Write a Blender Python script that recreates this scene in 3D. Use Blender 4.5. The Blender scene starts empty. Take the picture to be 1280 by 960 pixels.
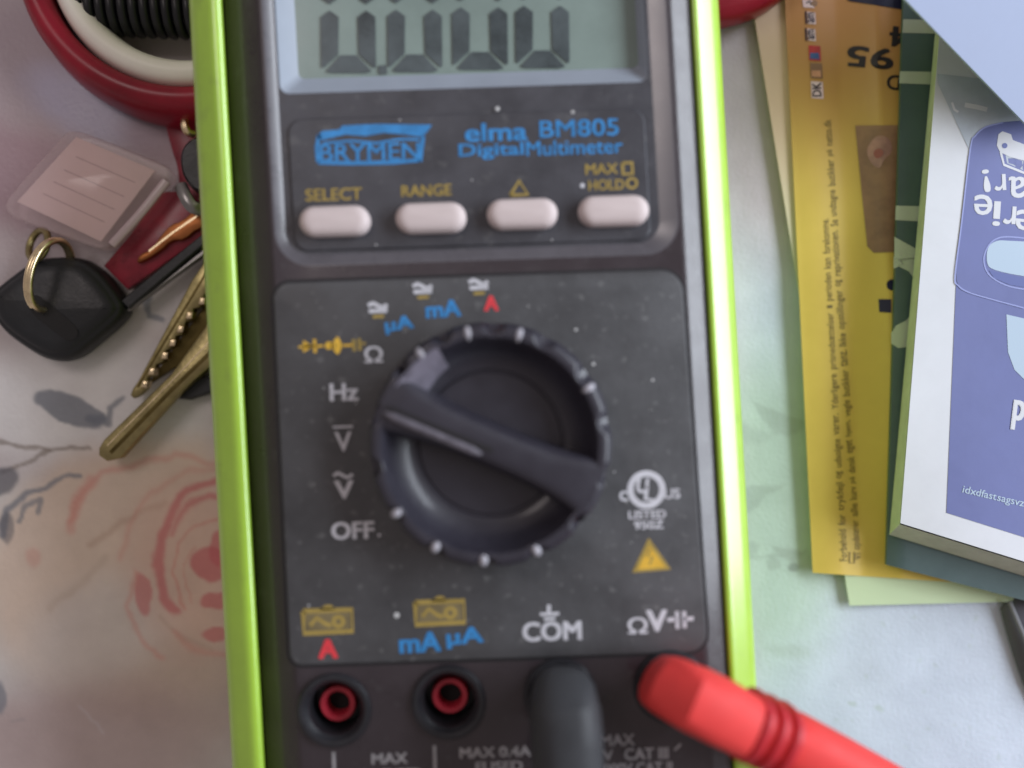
import bpy, bmesh, math, random
import numpy as np
from mathutils import Vector, geometry

random.seed(7)
S = bpy.context.scene
COL = S.collection

# ------------------------------------------------------------------ camera, world, lamps, exposure
TAN = 0.5206          # half-width of the view at distance 1
CAM_Z = 0.1955        # metres above the table
cam = bpy.data.cameras.new('camera')
cam.sensor_width = 36.0
cam.lens = 36.0 / (2 * TAN)
cam.clip_start = 0.005
cam.clip_end = 50
cam.dof.use_dof = True
cam.dof.focus_distance = CAM_Z - 0.017
cam.dof.aperture_fstop = 5.0
cam_ob = bpy.data.objects.new('camera', cam)
cam_ob.location = (0, 0, CAM_Z)
COL.objects.link(cam_ob)
S.camera = cam_ob

w = bpy.data.worlds.new('World')
S.world = w
w.use_nodes = True
bg = w.node_tree.nodes['Background']
bg.inputs[0].default_value = (0.82, 0.71, 0.70, 1)
bg.inputs[1].default_value = 0.33

def area(name, loc, target, sx, sy, power, col):
    l = bpy.data.lights.new(name, 'AREA')
    l.shape = 'RECTANGLE'
    l.size = sx
    l.size_y = sy
    l.energy = power
    l.color = col
    o = bpy.data.objects.new(name, l)
    o.location = loc
    o.rotation_euler = (Vector(target) - Vector(loc)).to_track_quat('-Z', 'Y').to_euler()
    COL.objects.link(o)
    return o

area('fill_light', (-0.30, 0.28, 0.62), (-0.05, 0, 0), 0.22, 0.22, 0.65, (1.0, 0.88, 0.86))  # added soft fill from the upper left, no such lamp in view
area('window_light', (0.47, 0.12, 0.31), (0.02, 0, 0.02), 0.54, 0.26, 5.0, (0.84, 0.91, 1.0))

S.view_settings.view_transform = 'Standard'
S.view_settings.look = 'None'
S.view_settings.exposure = 0.0
S.view_settings.gamma = 1.0
S.render.resolution_x = 1024
S.render.resolution_y = 768
S.render.engine = 'CYCLES'
S.cycles.use_denoising = True
S.cycles.max_bounces = 8

# ------------------------------------------------------------------ helpers
MM = 0.001

def W(px, py, z):
    """photo pixel + height in mm -> metres"""
    d = CAM_Z - z * MM
    k = TAN * d / 640.0
    return (px - 640.0) * k, (480.0 - py) * k, z * MM

def Q(u, v):
    """multimeter frame -> photo pixel"""
    return u + 0.056 * (v - 480.0), v - 0.033 * (u - 600.0)

def QI(px, py):
    u, v = px, py
    for _ in range(6):
        u = px - 0.056 * (v - 480.0)
        v = py + 0.033 * (u - 600.0)
    return u, v

def lin(r, g, b):
    def f(c):
        c /= 255.0
        return c / 12.92 if c <= 0.04045 else ((c + 0.055) / 1.055) ** 2.4
    return (f(r), f(g), f(b))

MATS = {}

def mat(name, col, rough=0.5, metal=0.0, var=0.0, vscale=60.0, bump=0.0, bscale=800.0, coat=0.0,
        trans=0.0, alpha=1.0, coat_rough=0.12, ior=1.46, attr=None, spec=0.5, speck=None, sheen=0.0, sss=0.0):
    m = bpy.data.materials.new(name)
    m.use_nodes = True
    nt = m.node_tree
    p = nt.nodes['Principled BSDF']
    p.inputs['Roughness'].default_value = rough
    p.inputs['Metallic'].default_value = metal
    p.inputs['Coat Weight'].default_value = coat
    p.inputs['Coat Roughness'].default_value = coat_rough
    p.inputs['Alpha'].default_value = alpha
    p.inputs['Coat IOR'].default_value = 1.65
    p.inputs['Transmission Weight'].default_value = trans
    p.inputs['IOR'].default_value = ior
    p.inputs['Specular IOR Level'].default_value = spec
    p.inputs['Sheen Weight'].default_value = sheen
    if sss:
        p.inputs['Subsurface Weight'].default_value = sss
        p.inputs['Subsurface Scale'].default_value = 0.002
    tc = nt.nodes.new('ShaderNodeTexCoord')
    src = None
    if attr:
        a = nt.nodes.new('ShaderNodeAttribute')
        a.attribute_name = attr
        src = a.outputs['Color']
    else:
        p.inputs['Base Color'].default_value = (*col, 1)
        rgb = nt.nodes.new('ShaderNodeRGB')
        rgb.outputs[0].default_value = (*col, 1)
        src = rgb.outputs[0]
    if var > 0:
        n = nt.nodes.new('ShaderNodeTexNoise')
        n.inputs['Scale'].default_value = vscale
        n.inputs['Detail'].default_value = 6
        n.inputs['Roughness'].default_value = 0.65
        nt.links.new(tc.outputs['Object'], n.inputs['Vector'])
        mr = nt.nodes.new('ShaderNodeMapRange')
        mr.inputs['From Min'].default_value = 0.3
        mr.inputs['From Max'].default_value = 0.7
        mr.inputs['To Min'].default_value = 1 - var
        mr.inputs['To Max'].default_value = 1 + var
        nt.links.new(n.outputs['Fac'], mr.inputs['Value'])
        mx = nt.nodes.new('ShaderNodeVectorMath')
        mx.operation = 'SCALE'
        nt.links.new(src, mx.inputs[0])
        nt.links.new(mr.outputs[0], mx.inputs['Scale'])
        src = mx.outputs[0]
        mr2 = nt.nodes.new('ShaderNodeMapRange')
        mr2.inputs['From Min'].default_value = 0.3
        mr2.inputs['From Max'].default_value = 0.7
        mr2.inputs['To Min'].default_value = max(0.02, rough - 0.08)
        mr2.inputs['To Max'].default_value = min(1, rough + 0.08)
        nt.links.new(n.outputs['Fac'], mr2.inputs['Value'])
        nt.links.new(mr2.outputs[0], p.inputs['Roughness'])
    if speck:
        amount, sc, scol = speck
        n = nt.nodes.new('ShaderNodeTexNoise')
        n.inputs['Scale'].default_value = sc
        n.inputs['Detail'].default_value = 3
        nt.links.new(tc.outputs['Object'], n.inputs['Vector'])
        mr = nt.nodes.new('ShaderNodeMapRange')
        mr.inputs['From Min'].default_value = 0.62
        mr.inputs['From Max'].default_value = 0.74
        mr.inputs['To Min'].default_value = 0
        mr.inputs['To Max'].default_value = amount
        nt.links.new(n.outputs['Fac'], mr.inputs['Value'])
        mix = nt.nodes.new('ShaderNodeMix')
        mix.data_type = 'RGBA'
        nt.links.new(mr.outputs[0], mix.inputs[0])
        nt.links.new(src, mix.inputs[6])
        mix.inputs[7].default_value = (*scol, 1)
        src = mix.outputs[2]
    if attr or var > 0 or speck:
        nt.links.new(src, p.inputs['Base Color'])
    if bump > 0:
        n = nt.nodes.new('ShaderNodeTexNoise')
        n.inputs['Scale'].default_value = bscale
        n.inputs['Detail'].default_value = 3
        nt.links.new(tc.outputs['Object'], n.inputs['Vector'])
        b = nt.nodes.new('ShaderNodeBump')
        b.inputs['Strength'].default_value = bump
        b.inputs['Distance'].default_value = 0.0002
        nt.links.new(n.outputs['Fac'], b.inputs['Height'])
        nt.links.new(b.outputs[0], p.inputs['Normal'])
    MATS[name] = m
    return m

def tess(loops):
    """loops: list of lists of 2-D points, first the outline, then holes -> (points, triangles)"""
    pts = [p for l in loops for p in l]
    tri = geometry.tessellate_polygon([[Vector((p[0], p[1], 0)) for p in l] for l in loops])
    return pts, [tuple(t) for t in tri]

class Part:
    def __init__(s):
        s.v = []
        s.f = []
        s.m = []
        s.slots = []

    def slot(s, name):
        if name not in s.slots:
            s.slots.append(name)
        return s.slots.index(name)

    def add(s, verts, faces, mt):
        k = len(s.v)
        i = s.slot(mt)
        s.v += [tuple(p) for p in verts]
        s.f += [tuple(a + k for a in f) for f in faces]
        s.m += [i] * len(faces)
        return s

    def loft(s, rings, mt, cap0=False, cap1=False, closed=True):
        n = len(rings[0])
        v = [p for r in rings for p in r]
        f = []
        for j in range(len(rings) - 1):
            for i in range(n if closed else n - 1):
                a = j * n + i
                b = j * n + (i + 1) % n
                f.append((a, b, b + n, a + n))
        s.add(v, f, mt)
        if cap0:
            s.cap(rings[0], mt)
        if cap1:
            s.cap(rings[-1], mt)
        return s

    def cap(s, ring, mt):
        pts, tri = tess([[(p[0], p[1]) for p in ring]])
        s.add(ring, tri, mt)

    def face(s, loops, mt):
        """loops of 3-D points"""
        pts, tri = tess([[(p[0], p[1]) for p in l] for l in loops])
        s.add([p for l in loops for p in l], tri, mt)

    def poly(s, pts, z, mt, zf=None):
        """flat printed shape given in photo pixels"""
        if zf is None:
            s.face([[W(x, y, z) for x, y in pts]], mt)
            return
        bm = bmesh.new()
        bm.faces.new([bm.verts.new((x, y, 0)) for x, y in pts])
        for ax_ in (0, 1):
            lo = min(q[ax_] for q in pts)
            hi = max(q[ax_] for q in pts)
            c = math.floor(lo / 9) * 9 + 9
            while c < hi:
                co = (c, 0, 0) if ax_ == 0 else (0, c, 0)
                no = (1, 0, 0) if ax_ == 0 else (0, 1, 0)
                bmesh.ops.bisect_plane(bm, geom=bm.verts[:] + bm.edges[:] + bm.faces[:], plane_co=co, plane_no=no, dist=1e-5)
                c += 9
        bmesh.ops.triangulate(bm, faces=bm.faces[:])
        bm.verts.index_update()
        s.add([W(v.co.x, v.co.y, zf(v.co.x, v.co.y)) for v in bm.verts], [tuple(v.index for v in f.verts) for f in bm.faces], mt)
        bm.free()

    def stroke(s, pts, wd, z, mt, zf=None):
        L = []
        R = []
        for i, (x, y) in enumerate(pts):
            a = pts[max(0, i - 1)]
            b = pts[min(len(pts) - 1, i + 1)]
            dx, dy = b[0] - a[0], b[1] - a[1]
            n = math.hypot(dx, dy) or 1
            L.append((x - dy / n * wd / 2, y + dx / n * wd / 2))
            R.append((x + dy / n * wd / 2, y - dx / n * wd / 2))
        zz = (lambda x, y: z) if zf is None else zf
        v = [W(x, y, zz(x, y)) for x, y in L] + [W(x, y, zz(x, y)) for x, y in R]
        n = len(pts)
        s.add(v, [(i, i + 1, n + i + 1, n + i) for i in range(n - 1)], mt)

    def ring2d(s, cx, cy, r, wd, z, mt, sx=1.0, sy=1.0, a0=0, a1=360):
        n = 40
        v = []
        f = []
        for i in range(n + 1):
            a = math.radians(a0 + (a1 - a0) * i / n)
            for q in (r - wd / 2, r + wd / 2):
                v.append(W(cx + math.cos(a) * q * sx, cy - math.sin(a) * q * sy, z))
        for i in range(n):
            f.append((2 * i, 2 * i + 1, 2 * i + 3, 2 * i + 2))
        s.add(v, f, mt)

    def text(s, txt, cx, cy, wd, ht, z, mt, rot=0.0, bold=0.0, zf=None, shear=0.0, left=False):
        """text scaled to wd x ht photo pixels, centred on (cx, cy), rot in degrees counter-clockwise as seen"""
        cu = bpy.data.curves.new('lettering', 'FONT')
        cu.body = txt
        cu.size = 1.0
        cu.offset = 0.0
        cu.resolution_u = 3
        cu.shear = shear
        ob = bpy.data.objects.new('lettering', cu)
        COL.objects.link(ob)
        dg = bpy.context.evaluated_depsgraph_get()
        me = bpy.data.meshes.new_from_object(ob.evaluated_get(dg))
        vs = [v.co.copy() for v in me.vertices]
        fs = [tuple(p.vertices) for p in me.polygons]
        bpy.data.objects.remove(ob)
        bpy.data.curves.remove(cu)
        bpy.data.meshes.remove(me)
        if not vs:
            return
        x0 = min(v.x for v in vs)
        x1 = max(v.x for v in vs)
        y0 = min(v.y for v in vs)
        y1 = max(v.y for v in vs)
        a = math.radians(rot)
        e_ = bold * ht * 0.95
        shifts = [(0, 0)] if bold < 0.015 else [(-e_, -e_ * .5), (e_, -e_ * .5), (-e_, e_ * .5), (e_, e_ * .5), (0, 0)]
        for q_, (ex_, ey_) in enumerate(shifts):
          out = []
          for v in vs:
            x = ((v.x - x0) / (x1 - x0) - (0 if left else 0.5)) * wd
            y = ((v.y - y0) / (y1 - y0) - 0.5) * ht
            x += ex_
            y += ey_
            X = cx + x * math.cos(a) - y * math.sin(a)
            Y = cy - (x * math.sin(a) + y * math.cos(a))
            out.append(W(X, Y, (z if zf is None else zf(X, Y)) + q_ * 0.006))
          s.add(out, fs, mt)

    def build(s, name, parent=None, smooth=True, angle=35, loc=None):
        off = Vector((0, 0, 0))
        if parent is not None:
            off = WORLD[parent.name]
        elif loc is not None:
            off = Vector(loc)
        me = bpy.data.meshes.new(name)
        me.from_pydata([tuple(Vector(p) - off) for p in s.v], [], s.f)
        for n in s.slots:
            me.materials.append(MATS[n])
        me.polygons.foreach_set('material_index', s.m)
        me.update()
        bm = bmesh.new()
        bm.from_mesh(me)
        bmesh.ops.remove_doubles(bm, verts=bm.verts, dist=1e-7)
        bmesh.ops.recalc_face_normals(bm, faces=bm.faces)
        bm.to_mesh(me)
        bm.free()
        if smooth:
            me.polygons.foreach_set('use_smooth', [True] * len(me.polygons))
            me.set_sharp_from_angle(angle=math.radians(angle))
        o = bpy.data.objects.new(name, me)
        COL.objects.link(o)
        if parent is not None:
            o.parent = parent
        else:
            o.location = off
        WORLD[o.name] = off
        return o

WORLD = {}

def thing(name, loc, label, cat, group=None):
    o = bpy.data.objects.new(name, None)
    o.location = loc
    o.empty_display_size = 0.01
    COL.objects.link(o)
    WORLD[o.name] = Vector(loc)
    tag(o, label, cat, group)
    return o

def tag(o, label, cat, group=None, kind=None):
    if label:
        o['label'] = label
    if cat:
        o['category'] = cat
    if group:
        o['group'] = group
    if kind:
        o['kind'] = kind
    return o

def rrect(x0, y0, x1, y1, r, n=8):
    """rounded rectangle, y downwards, r a number or four (tl, tr, br, bl)"""
    if not isinstance(r, (tuple, list)):
        r = (r, r, r, r)
    out = []
    for (cx, cy, a0, q) in ((x0 + r[0], y0 + r[0], 180, r[0]), (x1 - r[1], y0 + r[1], 270, r[1]),
                            (x1 - r[2], y1 - r[2], 0, r[2]), (x0 + r[3], y1 - r[3], 90, r[3])):
        for i in range(n + 1):
            a = math.radians(a0 + 90 * i / n)
            out.append((cx + math.cos(a) * q, cy + math.sin(a) * q))
    return out

def QW(pts, z):
    return [W(*Q(u, v), z) for u, v in pts]

def inset(poly, d):
    """polygon moved inwards by d (pixels); works for either winding"""
    n = len(poly)
    ar = sum(poly[i][0] * poly[(i + 1) % n][1] - poly[(i + 1) % n][0] * poly[i][1] for i in range(n))
    sg = 1 if ar > 0 else -1
    out = []
    for i in range(n):
        p0, p1, p2 = poly[i - 1], poly[i], poly[(i + 1) % n]
        a = Vector((p1[0] - p0[0], p1[1] - p0[1])).normalized()
        b = Vector((p2[0] - p1[0], p2[1] - p1[1])).normalized()
        na = Vector((-a.y, a.x)) * sg
        nb = Vector((-b.y, b.x)) * sg
        m = na + nb
        l = m.length_squared
        m = m * (2 / l) if l > 0.3 else na
        if m.length > 2:
            m = m.normalized() * 2
        out.append((p1[0] + m.x * d, p1[1] + m.y * d))
    return out

def smooth_poly(poly, it=2):
    for _ in range(it):
        q = []
        n = len(poly)
        for i in range(n):
            a, b = poly[i], poly[(i + 1) % n]
            q.append((a[0] * .75 + b[0] * .25, a[1] * .75 + b[1] * .25))
            q.append((a[0] * .25 + b[0] * .75, a[1] * .25 + b[1] * .75))
        poly = q
    return poly

def slab(p, poly, z0, z1, mt, bev=2.0, bz=0.4, mtop=None):
    """a plate seen from above with the outline POLY (photo pixels at its top), bevelled on its upper edge"""
    rings = [[W(x, y, z1) for x, y in poly]]
    low = [(a[0], a[1], z0 * MM) for a in rings[0]]
    mid = [(a[0], a[1], (z1 - bz) * MM) for a in rings[0]]
    i1 = inset(poly, bev * 0.35)
    i2 = inset(poly, bev)
    r1 = [W(x, y, z1) for x, y in i1]
    r1 = [(a[0], a[1], (z1 - bz * 0.3) * MM) for a in r1]
    r2 = [W(x, y, z1) for x, y in i2]
    p.loft([low, mid, r1, r2], mt, cap0=True)
    p.cap(r2, mtop or mt)

def circle(cx, cy, r, n=48, sx=1, sy=1):
    return [(cx + math.cos(2 * math.pi * i / n) * r * sx, cy + math.sin(2 * math.pi * i / n) * r * sy) for i in range(n)]

def lathe(p, c, prof, mt, n=64):
    """c = (px, py, z) centre taken at that height; prof = [(radius mm, z mm), ...]"""
    X, Y, _ = W(*c)
    rings = [[(X + math.cos(2 * math.pi * i / n) * r * MM, Y + math.sin(2 * math.pi * i / n) * r * MM, z * MM)
              for i in range(n)] for r, z in prof]
    p.loft(rings, mt)

OCT = smooth_poly([(-0.6, 1.0), (0.6, 1.0), (1.0, 0.35), (1.0, -0.7), (0.6, -1.0), (-0.6, -1.0), (-1.0, -0.7), (-1.0, 0.35)], 1)
OCT = [(x * 1.04, y * 1.04) for x, y in OCT]

def sweep(p, path, secs, mt, cap=True, n=20, e=2.0, shape=None):
    """path: 3-D points (m); secs: (half width, half height) mm per point; superellipse exponent e"""
    P = [Vector(q) for q in path]
    rings = []
    for i, c in enumerate(P):
        t = (P[min(i + 1, len(P) - 1)] - P[max(i - 1, 0)]).normalized()
        if i == 0:
            ref = Vector((0, 0, 1)) if abs(t.z) < 0.9 else SWEEP_REF
            side = t.cross(ref).normalized()
        else:
            side = (side - t * side.dot(t)).normalized()
        up = side.cross(t).normalized()
        a, b = secs[i]
        ring = []
        if shape:
            n = len(shape)
            rings.append([tuple(c + side * x * a * MM + up * y * b * MM) for x, y in shape])
            continue
        for k in range(n):
            th = 2 * math.pi * (k + 0.5) / n
            cx, sy = math.cos(th), math.sin(th)
            x = math.copysign(abs(cx) ** (2 / e), cx) * a
            y = math.copysign(abs(sy) ** (2 / e), sy) * b
            ring.append(tuple(c + side * x * MM + up * y * MM))
        rings.append(ring)
    p.loft(rings, mt)
    if cap:
        for r in (rings[0], rings[-1]):
            c = Vector((0, 0, 0))
            for q in r:
                c += Vector(q)
            c /= n
            p.add([tuple(c)] + r, [(0, k + 1, (k + 1) % n + 1) for k in range(n)], mt)

SWEEP_REF = Vector((0, 1, 0))

def catmull(pts, k=8):
    pts = [np.array(p, float) for p in pts]
    P = [2 * pts[0] - pts[1]] + pts + [2 * pts[-1] - pts[-2]]
    out = []
    for i in range(1, len(P) - 2):
        for j in range(k):
            t = j / k
            a, b, c, d = P[i - 1], P[i], P[i + 1], P[i + 2]
            out.append(0.5 * ((2 * b) + (c - a) * t + (2 * a - 5 * b + 4 * c - d) * t * t + (3 * b - a - 3 * c + d) * t ** 3))
    out.append(P[-2])
    return [tuple(o) for o in out]

# ------------------------------------------------------------------ materials
mat('cloth', (1, 1, 1), rough=0.36, attr='Col', bump=0.5, bscale=1400, spec=0.5, var=0.07, vscale=90)
mat('green_rubber', lin(166, 208, 62), rough=0.34, coat=1.0, coat_rough=0.2, var=0.06, vscale=120, bump=0.22, bscale=1500, spec=0.55, speck=(0.22, 260, lin(120, 140, 70)))
mat('body_plastic', lin(54, 47, 51), rough=0.34, coat=0.25, var=0.15, vscale=150, bump=0.35, bscale=2200, speck=(0.25, 400, (0.1, 0.1, 0.1)))
mat('pan_plastic', lin(68, 68, 73), rough=0.38, var=0.22, vscale=130, bump=0.3, bscale=2200, speck=(0.35, 500, (0.14, 0.14, 0.14)))
mat('panel_print', lin(72, 72, 74), rough=0.45, var=0.22, vscale=110, bump=0.3, bscale=2500, speck=(0.45, 600, (0.2, 0.2, 0.2)))
mat('lip_plastic', lin(84, 82, 88), rough=0.3, coat=0.9, coat_rough=0.25, var=0.1, vscale=200)
mat('groove', lin(30, 28, 31), rough=0.6)
mat('lcd_frame', lin(146, 154, 166), rough=0.5, var=0.04, vscale=200)
mat('lcd_glass', lin(124, 139, 133), rough=0.2, var=0.12, vscale=60, spec=0.6)
mat('segment', lin(72, 80, 82), rough=0.3, var=0.4, vscale=130)
mat('ink_blue', lin(54, 130, 190), rough=0.45, var=0.22, vscale=500)
mat('ink_gold', lin(160, 138, 72), rough=0.5, var=0.15, vscale=500)
mat('ink_yellow', lin(214, 172, 60), rough=0.5, var=0.12, vscale=500)
mat('ink_red', lin(215, 62, 70), rough=0.5, var=0.1, vscale=500)
mat('ink_white', lin(198, 198, 204), rough=0.5, var=0.1, vscale=500)
mat('dust', lin(190, 190, 190), rough=0.9)
mat('button_rubber', lin(204, 190, 188), rough=0.5, var=0.03, vscale=300, bump=0.1, bscale=3000)
mat('knob_plastic', lin(46, 44, 53), rough=0.45, coat=0.18, var=0.14, vscale=200, bump=0.25, bscale=2500)
mat('knob_worn', lin(170, 168, 176), rough=0.5, var=0.2, vscale=900)
mat('jack_black', lin(38, 38, 42), rough=0.38, var=0.15, vscale=300)
mat('jack_hole', lin(12, 11, 12), rough=0.7)
mat('jack_red', lin(175, 42, 58), rough=0.4, var=0.1, vscale=400)
mat('lead_red', lin(224, 68, 66), rough=0.58, spec=0.3, var=0.05, vscale=250, bump=0.15, bscale=1800, sss=0.05)
mat('lead_red_dark', lin(190, 40, 50), rough=0.45, var=0.05, vscale=250)
mat('lead_black', lin(56, 57, 60), rough=0.55, spec=0.35, var=0.12, vscale=200, bump=0.25, bscale=1500)
mat('ring_red', lin(148, 14, 40), rough=0.36, var=0.35, vscale=55, spec=0.5)
mat('ring_white', lin(250, 247, 236), rough=0.45, var=0.04, vscale=100)
mat('ring_grey', lin(190, 172, 172), rough=0.35, var=0.05, vscale=100)
mat('black_rubber', lin(24, 25, 30), rough=0.4, var=0.15, vscale=200)
mat('key_black', lin(34, 36, 39), rough=0.42, var=0.12, vscale=200, bump=0.2, bscale=1500)
mat('key_slot', lin(14, 14, 15), rough=0.6)
mat('steel', lin(150, 148, 146), rough=0.35, metal=1, var=0.15, vscale=300)
mat('brass', lin(160, 148, 104), rough=0.36, metal=1, var=0.25, vscale=260, bump=0.3, bscale=900)
mat('brass_bright', lin(236, 216, 176), rough=0.3, metal=1, var=0.2, vscale=400)
mat('copper', lin(170, 108, 66), rough=0.46, metal=1, var=0.25, vscale=300)
mat('tag_paper', lin(236, 208, 206), rough=0.7, var=0.05, vscale=120)
mat('tag_line', lin(176, 150, 150), rough=0.7)
mat('clear_plastic', lin(226, 204, 206), rough=0.15, alpha=0.3, spec=0.5, coat=0.5)
mat('red_plastic', lin(142, 34, 52), rough=0.3, var=0.45, vscale=150)
mat('paper_cream', lin(192, 208, 172), rough=0.65, var=0.04, vscale=50, bump=0.1, bscale=700)
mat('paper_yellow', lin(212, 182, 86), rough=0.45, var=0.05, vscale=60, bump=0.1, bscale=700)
mat('print_grey', lin(112, 98, 52), rough=0.5)
mat('print_black', lin(40, 34, 38), rough=0.5)
mat('print_brown', lin(142, 108, 84), rough=0.45, var=0.35, vscale=110)
mat('print_pink', lin(166, 124, 116), rough=0.45, var=0.3, vscale=260)
mat('print_blue', lin(70, 96, 150), rough=0.5, var=0.2, vscale=400)
mat('print_red', lin(190, 60, 60), rough=0.5, var=0.2, vscale=400)
mat('print_navy', lin(24, 26, 60), rough=0.45)
mat('paper_teal', lin(76, 94, 96), rough=0.4, var=0.12, vscale=70, bump=0.1, bscale=600)
mat('paper_teal_pale', lin(176, 182, 170), rough=0.5, var=0.05, vscale=90)
mat('paper_white', lin(204, 206, 212), rough=0.7, spec=0.25, var=0.05, vscale=60, bump=0.12, bscale=500)
mat('page_edge', lin(176, 176, 170), rough=0.8, var=0.12, vscale=250)
mat('blue_print', lin(100, 107, 156), rough=0.5, var=0.07, vscale=60, bump=0.15, bscale=300)
mat('blue_line', lin(142, 150, 200), rough=0.5)
mat('blue_pale', lin(170, 188, 206), rough=0.5)
mat('blue_deep', lin(92, 102, 156), rough=0.5)
mat('grey_print', lin(172, 180, 190), rough=0.4, var=0.15, vscale=90)
mat('sheet_pale', lin(150, 160, 184), rough=0.62, spec=0.25, var=0.06, vscale=30)
mat('dark_shape', lin(84, 84, 92), rough=0.6, var=0.2, vscale=150, bump=0.4, bscale=900)
mat('line_grey', lin(110, 110, 114), rough=0.5, var=0.2, vscale=300)

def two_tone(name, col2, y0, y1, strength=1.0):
    """a second colour that takes over between object heights y0 and y1 (metres)"""
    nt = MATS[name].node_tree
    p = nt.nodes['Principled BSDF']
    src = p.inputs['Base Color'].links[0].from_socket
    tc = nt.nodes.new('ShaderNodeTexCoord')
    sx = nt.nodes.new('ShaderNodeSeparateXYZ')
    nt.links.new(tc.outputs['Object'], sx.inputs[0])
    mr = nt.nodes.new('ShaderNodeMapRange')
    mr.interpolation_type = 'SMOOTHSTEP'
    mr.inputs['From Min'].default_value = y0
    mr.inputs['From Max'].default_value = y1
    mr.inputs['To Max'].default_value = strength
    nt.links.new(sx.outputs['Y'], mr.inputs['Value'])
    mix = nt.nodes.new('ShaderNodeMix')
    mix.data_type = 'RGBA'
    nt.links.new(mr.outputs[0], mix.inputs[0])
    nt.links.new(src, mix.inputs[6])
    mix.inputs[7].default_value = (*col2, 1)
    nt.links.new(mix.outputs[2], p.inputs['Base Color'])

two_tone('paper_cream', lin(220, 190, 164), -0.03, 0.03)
two_tone('paper_yellow', lin(188, 134, 84), 0.0, 0.045)  # warm shadow over the leaflet's top, put into its colour

# ------------------------------------------------------------------ table cloth
rng = np.random.default_rng(5)

def vnoise(X, Y, sc, seed):
    r = np.random.default_rng(seed)
    g = r.random((128, 128))
    x = X / sc
    y = Y / sc
    xi = np.floor(x).astype(int)
    yi = np.floor(y).astype(int)
    fx = x - xi
    fy = y - yi
    fx = fx * fx * (3 - 2 * fx)
    fy = fy * fy * (3 - 2 * fy)
    a = g[xi % 128, yi % 128]
    b = g[(xi + 1) % 128, yi % 128]
    c = g[xi % 128, (yi + 1) % 128]
    d = g[(xi + 1) % 128, (yi + 1) % 128]
    return (a * (1 - fx) + b * fx) * (1 - fy) + (c * (1 - fx) + d * fx) * fy

def fbm(X, Y, sc, seed):
    return (vnoise(X, Y, sc, seed) * 0.55 + vnoise(X, Y, sc / 2.1, seed + 1) * 0.28 + vnoise(X, Y, sc / 4.3, seed + 2) * 0.17)

def axis(lo, hi, step, far):
    mid = list(np.arange(lo, hi + step, step))
    tail = []
    d = step
    x = hi
    while x < far:
        d *= 1.35
        x += d
        tail.append(x)
    head = []
    d = step
    x = lo
    while x > -far + lo:
        d *= 1.35
        x -= d
        head.append(x)
    return np.array(head[::-1] + mid + tail)

ax = axis(-40, 1320, 2.4, 5200)
ay = axis(-40, 1000, 2.4, 5000)
GX, GY = np.meshgrid(ax, ay)
# watercolour edges: strokes are looked up on slightly warped coordinates
wx = GX + (fbm(GX, GY, 26, 11) - 0.5) * 12
wy = GY + (fbm(GX, GY, 26, 31) - 0.5) * 12
colr = np.zeros(GX.shape + (3,))
colr[:] = lin(214, 210, 208)

def blend(mask, c, a=1.0):
    k = np.clip(mask * a, 0, 1)[..., None]
    colr[:] = colr * (1 - k * 0.88) + np.array(c) * k * 0.88

def sstep(x):
    x = np.clip(x, 0, 1)
    return x * x * (3 - 2 * x)

def blobm(cx, cy, rx, ry, ang=0, soft=0.35):
    a = math.radians(ang)
    dx = wx - cx
    dy = wy - cy
    u = (dx * math.cos(a) + dy * math.sin(a)) / rx
    v = (-dx * math.sin(a) + dy * math.cos(a)) / ry
    d = np.sqrt(u * u + v * v)
    return sstep((1 - d) / soft + 0.5)

def line(pts, w0, soft=3.0, w1=None):
    best = np.zeros(GX.shape)
    n = len(pts) - 1
    for i in range(n):
        (x0, y0), (x1, y1) = pts[i], pts[i + 1]
        dx, dy = x1 - x0, y1 - y0
        t = np.clip(((wx - x0) * dx + (wy - y0) * dy) / (dx * dx + dy * dy), 0, 1)
        d = np.hypot(wx - x0 - t * dx, wy - y0 - t * dy)
        wd = w0 if w1 is None else w0 + (w1 - w0) * (i + t) / n
        best = np.maximum(best, sstep((wd / 2 - d) / soft + 0.5))
    return best

N1 = fbm(GX, GY, 190, 3)
N2 = fbm(GX, GY, 90, 8)
blend(sstep((N1 - 0.45) * 5), lin(200, 190, 192), 0.8)
blend(sstep((N2 - 0.52) * 6), lin(214, 204, 200), 0.6)
# washes of the print, deepened at left for weaker light and shadow
blend(blobm(60, 150, 230, 190, 10, 0.9), lin(182, 164, 172), 0.9)
blend(blobm(10, 215, 120, 60, 20, 0.9), lin(170, 134, 146), 0.7)
blend(blobm(60, 60, 110, 80, 20, 0.9), lin(158, 144, 156), 0.7)
blend(blobm(115, 135, 90, 38, 25, 0.9), lin(186, 186, 214), 0.8)
blend(blobm(210, 165, 60, 46, 0, 0.8), lin(148, 118, 124), 0.7)
blend(blobm(90, 500, 160, 70, 0, 0.8), lin(236, 234, 234), 0.95)
blend(blobm(180, 720, 205, 170, -10, 0.3), lin(226, 203, 184), 0.95)
blend(blobm(120, 800, 100, 70, -30, 0.9), lin(214, 208, 206), 0.7)
blend(blobm(260, 860, 120, 60, 0, 0.9), lin(196, 174, 164), 0.8)
blend(blobm(110, 930, 190, 75, 0, 0.9), lin(184, 162, 160), 0.9)
rp = lin(216, 142, 130)
pk = lin(206, 104, 110)
blend(line([(88, 650), (100, 618), (125, 592), (165, 584), (215, 568), (290, 582)], 9, 9, 6), rp, 0.6)
blend(line([(88, 660), (96, 630), (110, 600)], 14, 10), rp, 0.5)
blend(line([(112, 682), (150, 655), (205, 628)], 8, 8), lin(196, 168, 150), 0.7)
blend(line([(60, 760), (95, 735), (130, 700)], 9, 10), lin(198, 178, 162), 0.5)
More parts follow.
